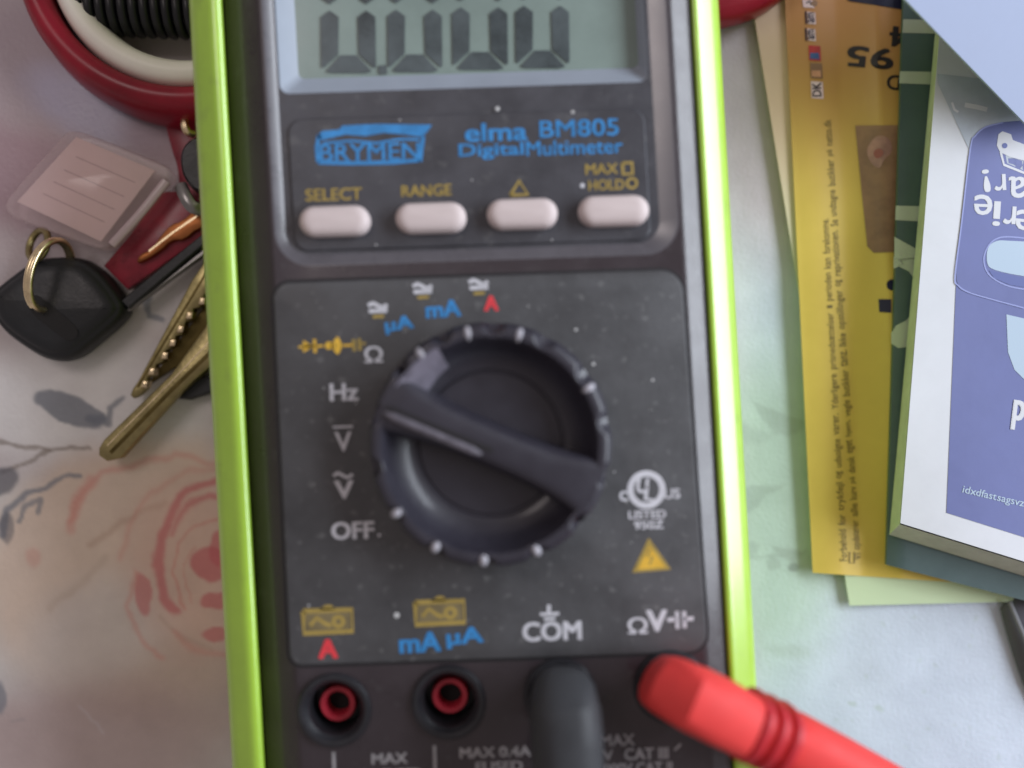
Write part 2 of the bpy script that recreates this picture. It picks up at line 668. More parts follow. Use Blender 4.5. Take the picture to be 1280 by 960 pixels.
blend(blobm(245, 700, 85, 110, 0, 0.9), lin(222, 178, 164), 0.6)
blend(line(catmull([(300, 598), (262, 602), (226, 622), (203, 662), (196, 705), (203, 745), (216, 762)], 3), 9, 7, 14), pk, 0.8)
blend(line(catmull([(300, 618), (255, 624), (226, 640), (212, 668)], 3), 10, 8, 5), pk, 0.75)
blend(line([(228, 760), (214, 715), (222, 680), (240, 655), (290, 642)], 3, 4), rp, 0.8)
blend(line([(236, 752), (230, 712), (244, 684)], 2.5, 3), rp, 0.6)
blend(blobm(263, 706, 24, 20, 10, 0.25), pk, 0.85)
blend(blobm(275, 685, 16, 24, 10, 0.25), pk, 0.8)
blend(blobm(268, 752, 20, 11, -10, 0.3), pk, 0.8)
blend(blobm(272, 793, 22, 9, -5, 0.3), pk, 0.75)
blend(blobm(176, 742, 11, 27, -6, 0.3), pk, 0.7)
blend(line([(168, 716), (156, 760), (176, 802), (200, 826)], 5, 9), rp, 0.6)
blend(line([(200, 770), (226, 800), (262, 812)], 5, 8), lin(198, 172, 158), 0.7)
blend(line([(190, 850), (230, 838), (280, 846)], 5, 9), lin(202, 182, 170), 0.6)
blend(blobm(40, 697, 9, 12, 10, 0.9), rp, 0.4)
blend(line(catmull([(150, 700), (160, 660), (190, 615), (240, 588), (300, 584)], 3), 5, 10), rp, 0.5)
blend(line(catmull([(216, 790), (240, 812), (290, 822)], 3), 7, 10), rp, 0.5)
gl = lin(122, 128, 140)
gd = lin(104, 104, 112)
blend(blobm(84, 512, 48, 17, 22, 0.18), gl, 0.95)
blend(line([(110, 524), (132, 530), (134, 512), (152, 494)], 11, 4, 5), gl, 0.9)
blend(blobm(176, 358, 20, 8, 60, 0.3), gl, 0.85)
blend(line([(176, 360), (186, 392), (202, 400)], 7, 3), gl, 0.8)
tw = lin(140, 128, 120)
blend(line([(-20, 548), (20, 558), (60, 562), (110, 560)], 5, 3), tw, 0.85)
blend(line([(60, 562), (38, 576), (0, 592)], 5, 3), tw, 0.85)
blend(blobm(-4, 604, 26, 17, -25, 0.3), gd, 0.9)
blend(line([(2, 670), (6, 640), (30, 618), (60, 606), (96, 594)], 10, 4, 5), gl, 0.9)
blend(line([(22, 652), (30, 630), (48, 624), (46, 638)], 6, 3), gl, 0.8)
blend(blobm(8, 662, 8, 20, 0, 0.4), gd, 0.7)
blend(blobm(-2, 872, 9, 22, 0, 0.4), gl, 0.8)
blend(line([(10, 905), (30, 900)], 3, 5), gl, 0.3)
blend(line([(100, 880), (126, 916)], 3, 3), lin(206, 196, 200), 0.6)
# right of the meter: paler bluish cloth with the window's reflection painted in, faint leaves
gm = lin(166, 180, 172)
blend(sstep((GX - 860) / 120), lin(188, 200, 217), 0.95)
blend(blobm(975, 130, 90, 190, 0, 0.8), lin(196, 176, 184), 0.85)  # mauve shadow beside the papers, painted into the cloth
blend(blobm(965, 640, 90, 190, 0, 0.8), lin(178, 204, 174), 0.6)  # green light bounced off the holster, painted into the cloth
def tri(pts, c, a, soft=5):
    m = np.ones(GX.shape)
    n = len(pts)
    ar = sum(pts[i][0] * pts[(i + 1) % n][1] - pts[(i + 1) % n][0] * pts[i][1] for i in range(n))
    sg = 1 if ar > 0 else -1
    for i in range(n):
        (x0, y0), (x1, y1) = pts[i], pts[(i + 1) % n]
        L = math.hypot(x1 - x0, y1 - y0)
        d = sg * ((x1 - x0) * (wy - y0) - (y1 - y0) * (wx - x0)) / L
        m = np.minimum(m, sstep(d / soft + 0.5))
    blend(m, c, a)
tri([(938, 500), (1012, 528), (990, 548), (968, 540)], gm, 0.75)
tri([(915, 528), (968, 540), (950, 556), (915, 552)], gm, 0.45, 10)
tri([(918, 612), (984, 604), (950, 634), (918, 650)], gm, 0.75)
tri([(966, 672), (984, 668), (1000, 688), (1012, 690), (990, 702), (970, 692)], gm, 0.9)
blend(line([(930, 702), (960, 698), (1008, 690)], 4, 3), gm, 0.7)
blend(blobm(938, 688, 9, 12, 0, 0.4), gm, 0.7)
blend(blobm(969, 706, 8, 9, 0, 0.4), gm, 0.8)
blend(blobm(992, 709, 7, 6, 0, 0.4), lin(126, 134, 128), 0.8)
blend(blobm(1030, 715, 42, 22, 15, 0.8), gm, 0.55)
blend(blobm(985, 815, 26, 9, 10, 0.9), gm, 0.5)
for i in range(26):
    x, y = rng.uniform(900, 1270), rng.uniform(720, 950)
    blend(blobm(x, y, rng.uniform(2, 4), rng.uniform(1.5, 3), rng.uniform(0, 90), 0.8), gm, 0.35)
blend(blobm(1065, 880, 6, 3, 20, .6), gm, .6)
blend(blobm(1100, 890, 7, 3, 20, .6), gm, .6)
# pattern repeat far outside the frame (soft blooms)
far = sstep((np.hypot(GX - 640, GY - 480) - 900) / 300)
blend(far * sstep((fbm(GX, GY, 300, 77) - 0.5) * 6), lin(214, 178, 170), 0.6)
blend(far * sstep((fbm(GX, GY, 220, 99) - 0.58) * 8), lin(150, 158, 160), 0.6)

k0 = TAN * CAM_Z / 640
VX = (GX - 640) * k0
VY = (480 - GY) * k0
near = 1 - sstep((np.hypot(GX - 640, GY - 480) - 900) / 600)
VZ = (fbm(GX, GY, 240, 41) - 0.5) * 0.0009 * near - 0.0006
ny, nx = GX.shape
me = bpy.data.meshes.new('table_cloth')
idx = np.arange(nx * ny).reshape(ny, nx)
faces = np.stack([idx[:-1, :-1], idx[1:, :-1], idx[1:, 1:], idx[:-1, 1:]], -1).reshape(-1, 4)
me.vertices.add(nx * ny)
me.vertices.foreach_set('co', np.stack([VX, VY, VZ], -1).astype(np.float32).ravel())
me.loops.add(faces.size)
me.loops.foreach_set('vertex_index', faces.ravel().astype(np.int32))
me.polygons.add(len(faces))
me.polygons.foreach_set('loop_start', (np.arange(len(faces)) * 4).astype(np.int32))
me.update(calc_edges=True)
me.validate()
at = me.color_attributes.new('Col', 'FLOAT_COLOR', 'POINT')
at.data.foreach_set('color', np.concatenate([colr, np.ones((ny, nx, 1))], -1).astype(np.float32).ravel())
me.polygons.foreach_set('use_smooth', [True] * len(me.polygons))
me.materials.append(MATS['cloth'])
cloth = bpy.data.objects.new('tablecloth', me)
COL.objects.link(cloth)
cloth['kind'] = 'structure'

# ------------------------------------------------------------------ multimeter
meter = thing('multimeter', W(600, 480, 0), 'black digital multimeter in a lime green rubber holster, its display reading zero', 'multimeter')

ZP = 38.0            # front face
TOP, BOT = -330, 1090

# holster: a rounded rubber frame, open over the meter
h = Part()
def hr(l, t, r, b, rad, z):
    return QW(rrect(l, t, r, b, rad, 10), z)
h.loft([hr(276, TOP - 10, 911, BOT + 10, 70, 1), hr(268, TOP - 20, 919, BOT + 20, 74, 4), hr(264, TOP - 22, 924, BOT + 22, 76, 20),
        hr(264, TOP - 22, 924, BOT + 22, 76, 33.9), hr(265.2, TOP - 21, 923, BOT + 21, 75, 34.6), hr(268, TOP - 19, 920.5, BOT + 19, 73, 35.1),
        hr(274, TOP - 14, 914.5, BOT + 14, 68, 35.65), hr(281, TOP - 8, 907.5, BOT + 8, 63, 36.2), hr(286, TOP - 4, 902.5, BOT + 4, 59, 36.6), hr(291, TOP, 898, BOT, 57, 36.95), hr(297, TOP + 6, 894, BOT - 6, 52, 37.05),
        hr(302.5, TOP + 11, 890.5, BOT - 11, 48, 36.75), hr(304.5, TOP + 12, 889.2, BOT - 12, 46, 36.1), hr(305, TOP + 12, 889, BOT - 12, 46, 30.0)], 'green_rubber', cap0=True)
h.build('holster', meter, angle=60)

# body shell: sloped shoulders, flat face with the display pan and four socket holes
b = Part()
def br(l, t, r, bb, rad, z, zr=None):
    """rounded outline whose right-hand side sits at zr"""
    out = []
    for u, v in rrect(l, t, r, bb, rad, 10):
        k = max(0.0, min(1.0, (u - l) / (r - l)))
        out.append(W(*Q(u, v), z if zr is None else z * (1 - k) + zr * k))
    return out
edge = br(352, TOP + 60, 864, BOT - 60, 30, ZP)
b.loft([br(305, TOP + 13, 889, BOT - 13, 45, 30.5), br(306, TOP + 14, 888.5, BOT - 14, 45, 33.4, 36.2), br(311, TOP + 18, 886, BOT - 18, 44, 34.3, 36.6),
        br(330, TOP + 38, 877, BOT - 38, 40, 36.0, 37.15), br(346, TOP + 54, 868, BOT - 54, 34, 37.4, 37.75), edge], 'body_plastic')
PAN = (354, -240, 860, 326)
pan_rim = QW(rrect(*PAN, (40, 40, 44, 44), 10), ZP)
JACKS = [(418, 887), (561, 877), (700, 868), (838, 858)]
JR = 5.6
def ringpts(c, r, z, n=48, zc=ZP):
    X, Y, _ = W(c[0], c[1], zc)
    return [(X + math.cos(2 * math.pi * i / n) * r * MM, Y + math.sin(2 * math.pi * i / n) * r * MM, z * MM) for i in range(n)]
b.face([edge, pan_rim] + [ringpts(c, JR, ZP) for c in JACKS], 'body_plastic')
# pan wall: rounded lip, then down to the pan floor
PD = 0.95
def pr(d, z):
    l, t, r, bt = PAN
    return QW(rrect(l + d, t + d, r - d * 1.7, bt - d, (40 - d, 40 - d, 44 - d, 44 - d), 10), z)
b.loft([pan_rim, pr(1.5, ZP - 0.05), pr(12.5, ZP - PD + 0.12), pr(14.5, ZP - PD)], 'lip_plastic')
# lower edge dusting specks
b.build('body', meter)

# display and key plate set in the pan
ZF = ZP - PD
d = Part()
win = rrect(371, -180, 831, 110, 12, 6)
win_out = [W(*Q(u, v), ZF) for u, v in win]
d.face([pr(14.5, ZF), win_out], 'pan_plastic')
# raised key plate, one shallow step
kp = QW(rrect(378, 142, 824, 308, 18, 8), ZF)
kp1 = [(a[0], a[1], (ZF + 0.35) * MM) for a in QW(rrect(380, 144, 822, 306, 17, 8), ZF)]
d.loft([kp, kp1], 'pan_plastic', cap1=True)
ZK = ZF + 0.35
ZI = ZK + 0.06
# brand mark: rounded box with a swoosh cut through and letters below
def T(p, txt, x, y, wd, ht, z, mt, rot=1.9, **k):
    p.text(txt, x, y, wd, ht, z, mt, rot=rot, **k)
B = 'ink_blue'
d.poly([(397, 170), (402, 164), (424, 162), (428, 157), (470, 155), (540, 156), (533, 166), (527, 171), (505, 168), (480, 166), (455, 170), (432, 168), (400, 176)], ZI, B)
d.stroke([(399, 168), (396, 185), (398, 203)], 5, ZI, B)
d.stroke([(398, 203), (440, 204), (490, 203), (525, 200)], 5, ZI, B)
d.stroke([(525, 202), (527, 185), (529, 170)], 5, ZI, B)
d.stroke([(404, 179), (440, 176), (470, 179), (500, 174), (524, 174)], 3, ZI + 0.02, B)
T(d, 'BRYMEN', 462, 190, 124, 21, ZI, B, bold=0.026, rot=1.2)
T(d, 'elma', 620, 165, 76, 22, ZI, B, bold=0.05)
T(d, 'BM805', 724, 160, 98, 21, ZI, B, bold=0.028)
T(d, 'Digital', 614, 189, 80, 20, ZI, B, bold=0.04)
T(d, 'Multimeter', 718, 184, 120, 18, ZI, B, bold=0.026)
G = 'ink_gold'
T(d, 'SELECT', 417, 243, 70, 15, ZI, G, bold=0.035)
T(d, 'RANGE', 533, 238, 62, 14, ZI, G, bold=0.035)
d.stroke([(638, 244), (649, 226), (660, 243), (638, 244)], 4, ZI, G)
T(d, 'MAX', 752, 211, 40, 13, ZI, G, bold=0.035)
d.stroke([(778, 204), (790, 203), (791, 217), (779, 218), (778, 204)], 4, ZI, G)
T(d, 'HOLD', 758, 231, 44, 13, ZI, G, bold=0.03)
d.poly(circle(728, 232, 3, 10), ZI, 'ink_white')
d.ring2d(790, 229, 6, 3, ZI, G)
for x, y, r in ((622, 136, 3), (716, 140, 2.2), (500, 150, 1.2), (590, 225, 1.1), (470, 306, 1.2), (690, 300, 1.1)):
    d.poly(circle(x, y, r, 8), ZI + 0.02, 'dust')
plate = d.build('display_plate', meter)

# display: sloped pale surround, glass and segments
s = Part()
lcd = rrect(395, -150, 820, 92, 8, 6)
ZL = ZF - 2.6
s.loft([win_out, [W(*Q(u, v), ZF - 0.4) for u, v in rrect(373, -178, 829, 108, 11, 6)], [W(*Q(u, v), ZL) for u, v in lcd]], 'lcd_frame')
disp = s.build('display_surround', meter)
g = Part()
g.face([[W(*Q(u, v), ZL) for u, v in lcd]], 'lcd_glass')
glass = g.build('display_glass', meter)
# seven-segment figures 0.000
def seg_digit(p, x0, x1, yb, z, mt):
    H = 164
    th = 22
    g_ = 2.5
    ym = yb - H / 2
    sl = lambda x, y: (x + (yb - y) * -0.012, y)
    def P(pts):
        p.poly([sl(*q) for q in pts], z, mt)
    a = th / 2
    P([(x0 + g_ + 3, yb - 2), (x0 + 12, yb), (x1 - 12, yb), (x1 - g_ - 3, yb - 2), (x1 - th - 2, yb - th), (x0 + th + 2, yb - th)])
    yt = yb - H
    P([(x0 + g_ + 3, yt + 2), (x0 + 12, yt), (x1 - 12, yt), (x1 - g_ - 3, yt + 2), (x1 - th - 2, yt + th), (x0 + th + 2, yt + th)])
    for (ya, yc) in ((yb - 6, ym + 4), (ym - 4, yt + 6)):
        s_ = 1 if ya > yc else -1
        inner = (ya - 15, yc) if ya == yb - 6 else (ya, yc + 15)
        lo, hi = max(ya, yc), min(ya, yc)
        if ya == yb - 6:
            P([(x0, lo - 2), (x0 + 2, lo), (x0 + th - 1, lo - 17), (x0 + th, hi + 8), (x0 + a, hi), (x0, hi + 8)])
            P([(x1, lo - 2), (x1 - 2, lo), (x1 - th + 1, lo - 17), (x1 - th, hi + 8), (x1 - a, hi), (x1, hi + 8)])
        else:
            P([(x0, hi + 2), (x0 + 2, hi), (x0 + th - 1, hi + 17), (x0 + th, lo - 8), (x0 + a, lo), (x0, lo - 8)])
            P([(x1, hi + 2), (x1 - 2, hi), (x1 - th + 1, hi + 17), (x1 - th, lo - 8), (x1 - a, lo), (x1, lo - 8)])
for x0, x1, yb in ((402, 470, 91), (485, 553, 90), (566, 635, 87), (645, 712, 85)):
    q = Part()
    seg_digit(q, x0, x1, yb, ZL + 0.2, 'segment')
    q.build('digit', glass)
q = Part()
q.poly([(473, 82), (483, 81), (484, 92), (474, 93)], ZL + 0.2, 'segment')
q.build('decimal_point', glass)

# four rubber push buttons
def button(cx, cy):
    p = Part()
    rings = []
    for dd, z in ((-0.5, -0.4), (-0.5, 1.2), (1.0, 1.8), (3.5, 2.2), (8, 2.45), (14, 2.55)):
        k = (CAM_Z * 1000 - ZK) / (CAM_Z * 1000 - ZK - max(z, 0))
        ring = rrect(-44 + dd, -18.5 + dd, 44 - dd, 18.5 - dd, 18.4 - dd, 8)
        rings.append([W(cx + u + v * 0.056, cy + v - u * 0.033, ZK + 2.2)[:2] + ((ZK + z) * MM,) for u, v in ring])
    p.loft(rings, 'button_rubber', cap1=True)
    return p.build('push_button', meter, angle=60)
for c in ((417, 275), (538, 271), (653, 266), (768, 262)):
    button(*c)

# lower printed panel
f = Part()
lp = [(351, 347), (856, 347), (864, 816), (345, 822)]
def panel_ring(d_, z):
    l, t, r, bt = 350 + d_, 347 + d_, 858 - d_, 822 - d_
    pts = rrect(l, t, r, bt, (20 - d_, 26 - d_, 24 - d_, 14 - d_), 8)
    out = []
    for u, v in pts:
        k = (v - 347) / 475.0
        u2 = u + (k * -5 if u < 600 else k * 6)
        px, py = Q(u2, v)
        X, Y, _ = W(px, py, ZP)
        out.append((X, Y, z * MM))
    return out
f.loft([panel_ring(-5, ZP + 0.03), panel_ring(-1.5, ZP + 0.04)], 'groove')
f.loft([panel_ring(-1.5, ZP + 0.03), panel_ring(0, ZP + 0.30), panel_ring(2.5, ZP + 0.38)], 'panel_print')
f.face([panel_ring(2.5, ZP + 0.38)], 'panel_print')
ZPP = ZP + 0.38
Z = ZPP + 0.06
Wt = 'ink_white'
Y = 'ink_yellow'
def acdc(x, y):
    f.stroke([(x - 12, y - 6), (x - 6, y - 9), (x, y - 6), (x + 6, y - 3), (x + 12, y - 7)], 5, Z, Wt)
    f.stroke([(x - 11, y + 1), (x + 12, y)], 5, Z, Wt)
    f.stroke([(x - 6, y + 8), (x + 8, y + 7)], 4, Z, G)
acdc(472, 388)
acdc(528, 364)
acdc(598, 359)
T(f, 'µA', 499, 406, 34, 20, Z, B, bold=0.06, rot=8)
T(f, 'mA', 554, 386, 42, 20, Z, B, bold=0.06, rot=4)
T(f, 'A', 614, 379, 16, 18, Z, 'ink_red', bold=0.07, rot=2)
# diode, continuity, capacitor symbols in yellow
f.stroke([(373, 434), (396, 432)], 3, Z, Y)
f.poly([(379, 425), (379, 441), (391, 433)], Z, Y)
f.stroke([(393, 424), (394, 441)], 4, Z, Y)
for r in (4, 9, 13):
    f.ring2d(412, 432, r, 4, Z, Y, a0=-50, a1=50)
f.poly(circle(411, 432, 5, 12), Z, Y)
f.stroke([(396, 433), (404, 432)], 3, Z, Y)
f.stroke([(428, 432), (442, 431)], 3, Z, Y)
f.stroke([(442, 424), (443, 439)], 4, Z, G)
f.stroke([(449, 423), (450, 438)], 4, Z, G)
f.stroke([(450, 430), (457, 429)], 3, Z, G)
T(f, 'Ω', 467, 443, 22, 20, Z, Wt, bold=0.03)
T(f, 'Hz', 430, 490, 34, 21, Z, Wt, bold=0.045)
T(f, 'V', 429, 552, 20, 24, Z, Wt, bold=0.02)
f.stroke([(416, 534), (441, 533)], 2.5, Z, Wt)
T(f, 'V', 430, 612, 22, 22, Z, Wt, bold=0.05)
f.stroke([(417, 595), (422, 591), (428, 594), (434, 597), (441, 593)], 4, Z, Wt)
T(f, 'OFF', 441, 663, 52, 21, Z, Wt, bold=0.05)
f.poly(circle(474, 669, 2, 8), Z, Wt)
# approval mark
f.ring2d(808, 612, 20, 8, Z, Wt)
T(f, 'U', 803, 607, 13, 18, Z, Wt, bold=0.06, rot=-8)
T(f, 'L', 812, 617, 11, 17, Z, Wt, bold=0.06, rot=-8)
T(f, 'c', 779, 620, 9, 12, Z, Wt, bold=0.06)
T(f, 'US', 840, 617, 19, 12, Z, Wt, bold=0.05)
T(f, 'LISTED', 809, 643, 46, 10, Z, Wt, bold=0.05)
T(f, '950Z', 811, 656, 36, 10, Z, Wt, bold=0.05)
# warning triangle
f.poly([(811, 672), (839, 712), (790, 716)], Z, G)
f.poly([(812, 682), (832, 709), (797, 712)], Z + 0.02, Y)
f.stroke([(813, 686), (809, 696), (816, 696), (812, 706)], 3, Z + 0.04, G)
# fuse boxes above the two left sockets
def fuse(cx, cy):
    f.stroke([(cx - 31, cy - 12), (cx + 30, cy - 14), (cx + 31, cy + 13), (cx - 30, cy + 16), (cx - 31, cy - 12)], 6, Z, G)
    f.poly([(cx - 12, cy - 13), (cx - 3, cy - 20), (cx + 4, cy - 20), (cx + 9, cy - 14)], Z, G)
    f.stroke([(cx - 22, cy + 6), (cx - 14, cy - 4), (cx - 3, cy + 4), (cx + 4, cy + 6)], 5, Z, G)
    f.ring2d(cx + 13, cy + 1, 6, 5, Z, G)
    f.poly([(cx - 28, cy - 10), (cx + 28, cy - 12), (cx + 28, cy + 10), (cx - 27, cy + 13)], Z - 0.03, 'fuse_fill')
mat('fuse_fill', lin(118, 106, 76), rough=0.5, var=0.2, vscale=400)
fuse(410, 776)
fuse(550, 765)
T(f, 'A', 410, 811, 22, 23, Z, 'ink_red', bold=0.07)
T(f, 'mA', 525, 803, 50, 24, Z, B, bold=0.06, rot=3)
T(f, 'µA', 581, 797, 44, 24, Z, B, bold=0.06, rot=5)
T(f, 'COM', 690, 789, 72, 23, Z, Wt, bold=0.055)
f.stroke([(686, 756), (686, 766)], 5, Z, Wt)
f.stroke([(675, 768), (699, 767)], 4, Z, Wt)
f.stroke([(680, 774), (694, 773)], 4, Z, Wt)
T(f, 'Ω', 797, 782, 24, 20, Z, Wt, bold=0.03)
T(f, 'V', 821, 776, 24, 26, Z, Wt, bold=0.06)
f.stroke([(834, 775), (846, 774)], 5, Z, Wt)
f.stroke([(846, 764), (847, 786)], 5, Z, Wt)
f.stroke([(855, 764), (856, 785)], 5, Z, Wt)
f.stroke([(855, 774), (867, 773)], 5, Z, Wt)
for i in range(22):
    x, y = random.uniform(365, 850), random.uniform(350, 800)
    if math.hypot(x - 612, y - 556) < 165:
        continue
    f.poly(circle(x, y, random.choice((0.5, 0.6, 0.8, 1.1)), 6), Z + 0.01, 'dust')
for x, y, r in ((496, 769, 3.6), (783, 626, 1.6), (816, 475, 1.8), (768, 590, 1.2), (720, 412, 2.0), (742, 455, 2.2), (386, 757, 1.4)):
    f.poly(circle(x, y, r, 9), Z + 0.01, 'dust')
f.build('front_panel', meter)

# lettering moulded below the panel, on the body: thin strip of its own
t = Part()
strip = QW(rrect(362, 905, 850, BOT - 90, 8, 4), ZP + 0.05)
ZB = ZP + 0.06
def cut(x, y, txt, wd, ht, bold=0.03, mt='ink_dim'):
    t.text(txt, x, y, wd, ht, ZB, mt, rot=1.9, bold=bold)
mat('ink_dim', lin(150, 148, 150), rough=0.5, var=0.2, vscale=500)
cut(487, 948, 'MAX', 44, 13, 0.05)
cut(619, 940, 'MAX 0.4A', 88, 13, 0.05)
cut(624, 958, 'FUSED', 58, 12, 0.05)
cut(772, 925, 'MAX', 42, 14, 0.04)
cut(760, 944, 'V', 12, 13, 0.04)
cut(808, 942, 'CAT III', 54, 14, 0.05)
cut(795, 960, '1000V CAT II', 90, 13, 0.04)
cut(487, 968, '10A FUSED', 80, 13, 0.05)
t.stroke([(417, 940), (419, 1000)], 4, ZB, 'ink_dim')
t.stroke([(543, 932), (545, 1000)], 4, ZB, 'ink_dim')
t.stroke([(843, 938), (851, 930)], 3, ZB, 'ink_dim')
t.build('rating_print', meter)

# sockets
def socket(c, red):
    p = Part()
    k = 1.0
    prof = [(5.9, ZP - 0.3), (5.9, ZP + 0.5), (5.7, ZP + 0.85), (5.3, ZP + 0.95), (4.9, ZP + 0.8), (4.6, ZP + 0.3), (4.2, ZP - 0.2), (4.1, ZP - 6.5), (0.02, ZP - 6.6)]
    lathe(p, (c[0], c[1], ZP), prof, 'jack_black')
    X, Yy, _ = W(c[0], c[1], ZP)
    so = p.build('socket', meter)
    if red:
        r = Part()
        lathe(r, (c[0], c[1], ZP), [(3.0, ZP - 6.4), (3.0, ZP - 3.2), (2.8, ZP - 2.9), (2.1, ZP - 2.9), (1.9, ZP - 3.2), (1.9, ZP - 6.3)], 'jack_red', 40)
        r.face([ringpts(c, 1.9, ZP - 6.2, 24)], 'jack_hole')
        r.build('contact_sleeve', so)
    return so
for i, c in enumerate(JACKS):
    socket(c, i < 2)

# rotary knob
KX, KY = 612, 557
ZT = ZPP + 7.5
kc = W(KX, KY, ZT)
def krad(px):
    return px * TAN * (CAM_Z * 1000 - ZT) / 640
R = krad(153)
kn = Part()
NOTCH = 14
n = 14 * 24
def kring(r, z, amp):
    out = []
    for i in range(n):
        a = 2 * math.pi * i / n
        c = math.cos(NOTCH * (a - math.radians(88)))
        q = r - amp * max(0.0, (c - 0.25) / 0.75) ** 0.8
        out.append((kc[0] + math.cos(a) * q * MM, kc[1] + math.sin(a) * q * MM, z * MM))
    return out
kn.loft([kring(R + 0.6, ZPP + 0.02, 0.2), kring(R + 0.6, ZPP + 1.2, 0.3), kring(R + 0.1, ZPP + 2.0, 1.1), kring(R, ZT - 1.2, 1.3),
         kring(R - 0.25, ZT - 0.45, 1.25), kring(R - 0.8, ZT - 0.08, 1.0), kring(R - 1.4, ZT, 0.6), kring(R - 2.0, ZT - 0.1, 0.2),
         kring(R - 2.4, ZT - 0.8, 0), kring(R - 2.9, ZT - 2.8, 0), kring(R - 3.7, ZT - 4.3, 0), kring(R - 4.6, ZT - 5.1, 0), kring(R - 5.6, ZT - 5.75, 0),
         kring(R - 6.5, ZT - 6.15, 0), kring(R - 6.8, ZT - 6.2, 0)], 'knob_plastic')
kn.loft([kring(R - 6.8, ZT - 6.2, 0), kring(R - 6.95, ZT - 6.6, 0), kring(R - 7.3, ZT - 6.65, 0), kring(R - 7.5, ZT - 6.4, 0)], 'knob_plastic')
kn.face([kring(R - 7.5, ZT - 6.4, 0)], 'knob_plastic')
knob = kn.build('rotary_knob', meter, angle=50)
# lit end of the dish wall, its brightness put into a paler colour
fl = Part()
rows = []
for j, (dr, dz) in enumerate(((1.7, 0.03), (2.4, -0.25), (3.6, -1.2), (5.0, -2.9))):
    row = []
    for i in range(13):
        a = math.radians(118 + (148 - 118) * i / 12)
        rr = R - dr - (0.9 * (1 - abs(i - 8) / 8) if j == 3 else 0)
        row.append((kc[0] + math.cos(a) * rr * MM, kc[1] + math.sin(a) * rr * MM, (ZT + dz + 0.05) * MM))
    rows.append(row)
fl.loft(rows, 'knob_flare', closed=False)
mat('knob_flare', lin(104, 100, 112), rough=0.45, var=0.35, vscale=350)
fl.build('lit_flare', knob, angle=80)
# worn pips between the notches
for a in (101, 75, 30, 127, -66, -93, -118, -144):
    an = math.radians(a)
    p = Part()
    rr = krad(143)
    cx, cy = kc[0] + math.cos(an) * rr * MM, kc[1] + math.sin(an) * rr * MM
    rings = []
    for j in range(6):
        ph = math.radians(90 * j / 5.3)
        ring = []
        for i in range(14):
            b_ = 2 * math.pi * i / 14
            ex = math.cos(b_) * 1.15 * math.cos(ph)
            ey = math.sin(b_) * 0.75 * math.cos(ph)
            ring.append((cx + (ex * math.cos(an) - ey * math.sin(an)) * MM, cy + (ex * math.sin(an) + ey * math.cos(an)) * MM,
                         (ZT - 0.75 + 0.95 * math.sin(ph)) * MM))
        rings.append(ring)
    p.loft(rings, 'knob_worn', cap1=True)
    p.build('worn_pip', knob, angle=80)
# grip bar across the dish
gb = Part()
ang = math.radians(-23)
ux, uy = math.cos(ang), math.sin(ang)
L = R - 0.9
secs = []
M_ = 30
for i in range(M_ + 1):
    tt = -1 + 2 * i / M_
    x = tt * L
    cx, cy = kc[0] + ux * x * MM, kc[1] + uy * x * MM
    wd = 2.9 + 2.3 * abs(tt) ** 3
    zt = ZT + 0.35 - 0.5 * abs(tt) ** 6
    ring = []
    for (o_, zz) in ((-wd - 0.7, ZT - 6.6), (-wd - 0.3, ZT - 3.0), (-wd, zt - 1.3), (-wd + 0.5, zt - 0.5), (-wd + 1.2, zt - 0.08), (-wd + 2.2, zt), (0, zt + 0.05),
                     (wd - 2.2, zt), (wd - 1.2, zt - 0.08), (wd - 0.5, zt - 0.5), (wd, zt - 1.3), (wd + 0.3, ZT - 3.0), (wd + 0.7, ZT - 6.6)):
        ring.append((cx - uy * o_ * MM, cy + ux * o_ * MM, zz * MM))
    secs.append(ring)
gb.loft(secs, 'knob_plastic', closed=False)
gb.face([secs[0]], 'knob_plastic')
bar = gb.build('grip_bar', knob, angle=60)
# pointer ridge on the bar
pt = Part()
def along(x, o_):
    return kc[0] + (ux * x - uy * o_) * MM, kc[1] + (uy * x + ux * o_) * MM
rings = []
x0, x1 = -L + 1.2, -0.6
for i in range(13):
    x = x0 + (x1 - x0) * i / 12
    k = min(1, (i + 0.6) / 1.6, (12.6 - i) / 1.6)
    rings.append([(*along(x, -1.7 + q * 0.65 * k), (ZT + 0.38 + zz * k) * MM) for q, zz in ((-1, -0.1), (-0.8, 0.35), (0, 0.5), (0.8, 0.35), (1, -0.1))])
pt.loft(rings, 'knob_worn2', closed=False)
mat('knob_worn2', lin(96, 92, 100), rough=0.4, var=0.3, vscale=700)
pt.build('pointer_ridge', bar, angle=60)
pt = Part()
sl_ = []
for i in range(13):
    x = x0 + (x1 + 1.4 - x0) * i / 12
    sl_.append(along(x, -0.55))
pl = [(*along(x0, -0.95), (ZT + 0.43) * MM), (*along(x1 + 1.2, -0.95), (ZT + 0.43) * MM), (*along(x1 + 1.6, -0.6), (ZT + 0.43) * MM), (*along(x1 + 1.2, -0.1), (ZT + 0.43) * MM), (*along(x0, -0.25), (ZT + 0.43) * MM)]
pt.face([pl], 'groove')
pt.build('pointer_slot', bar)

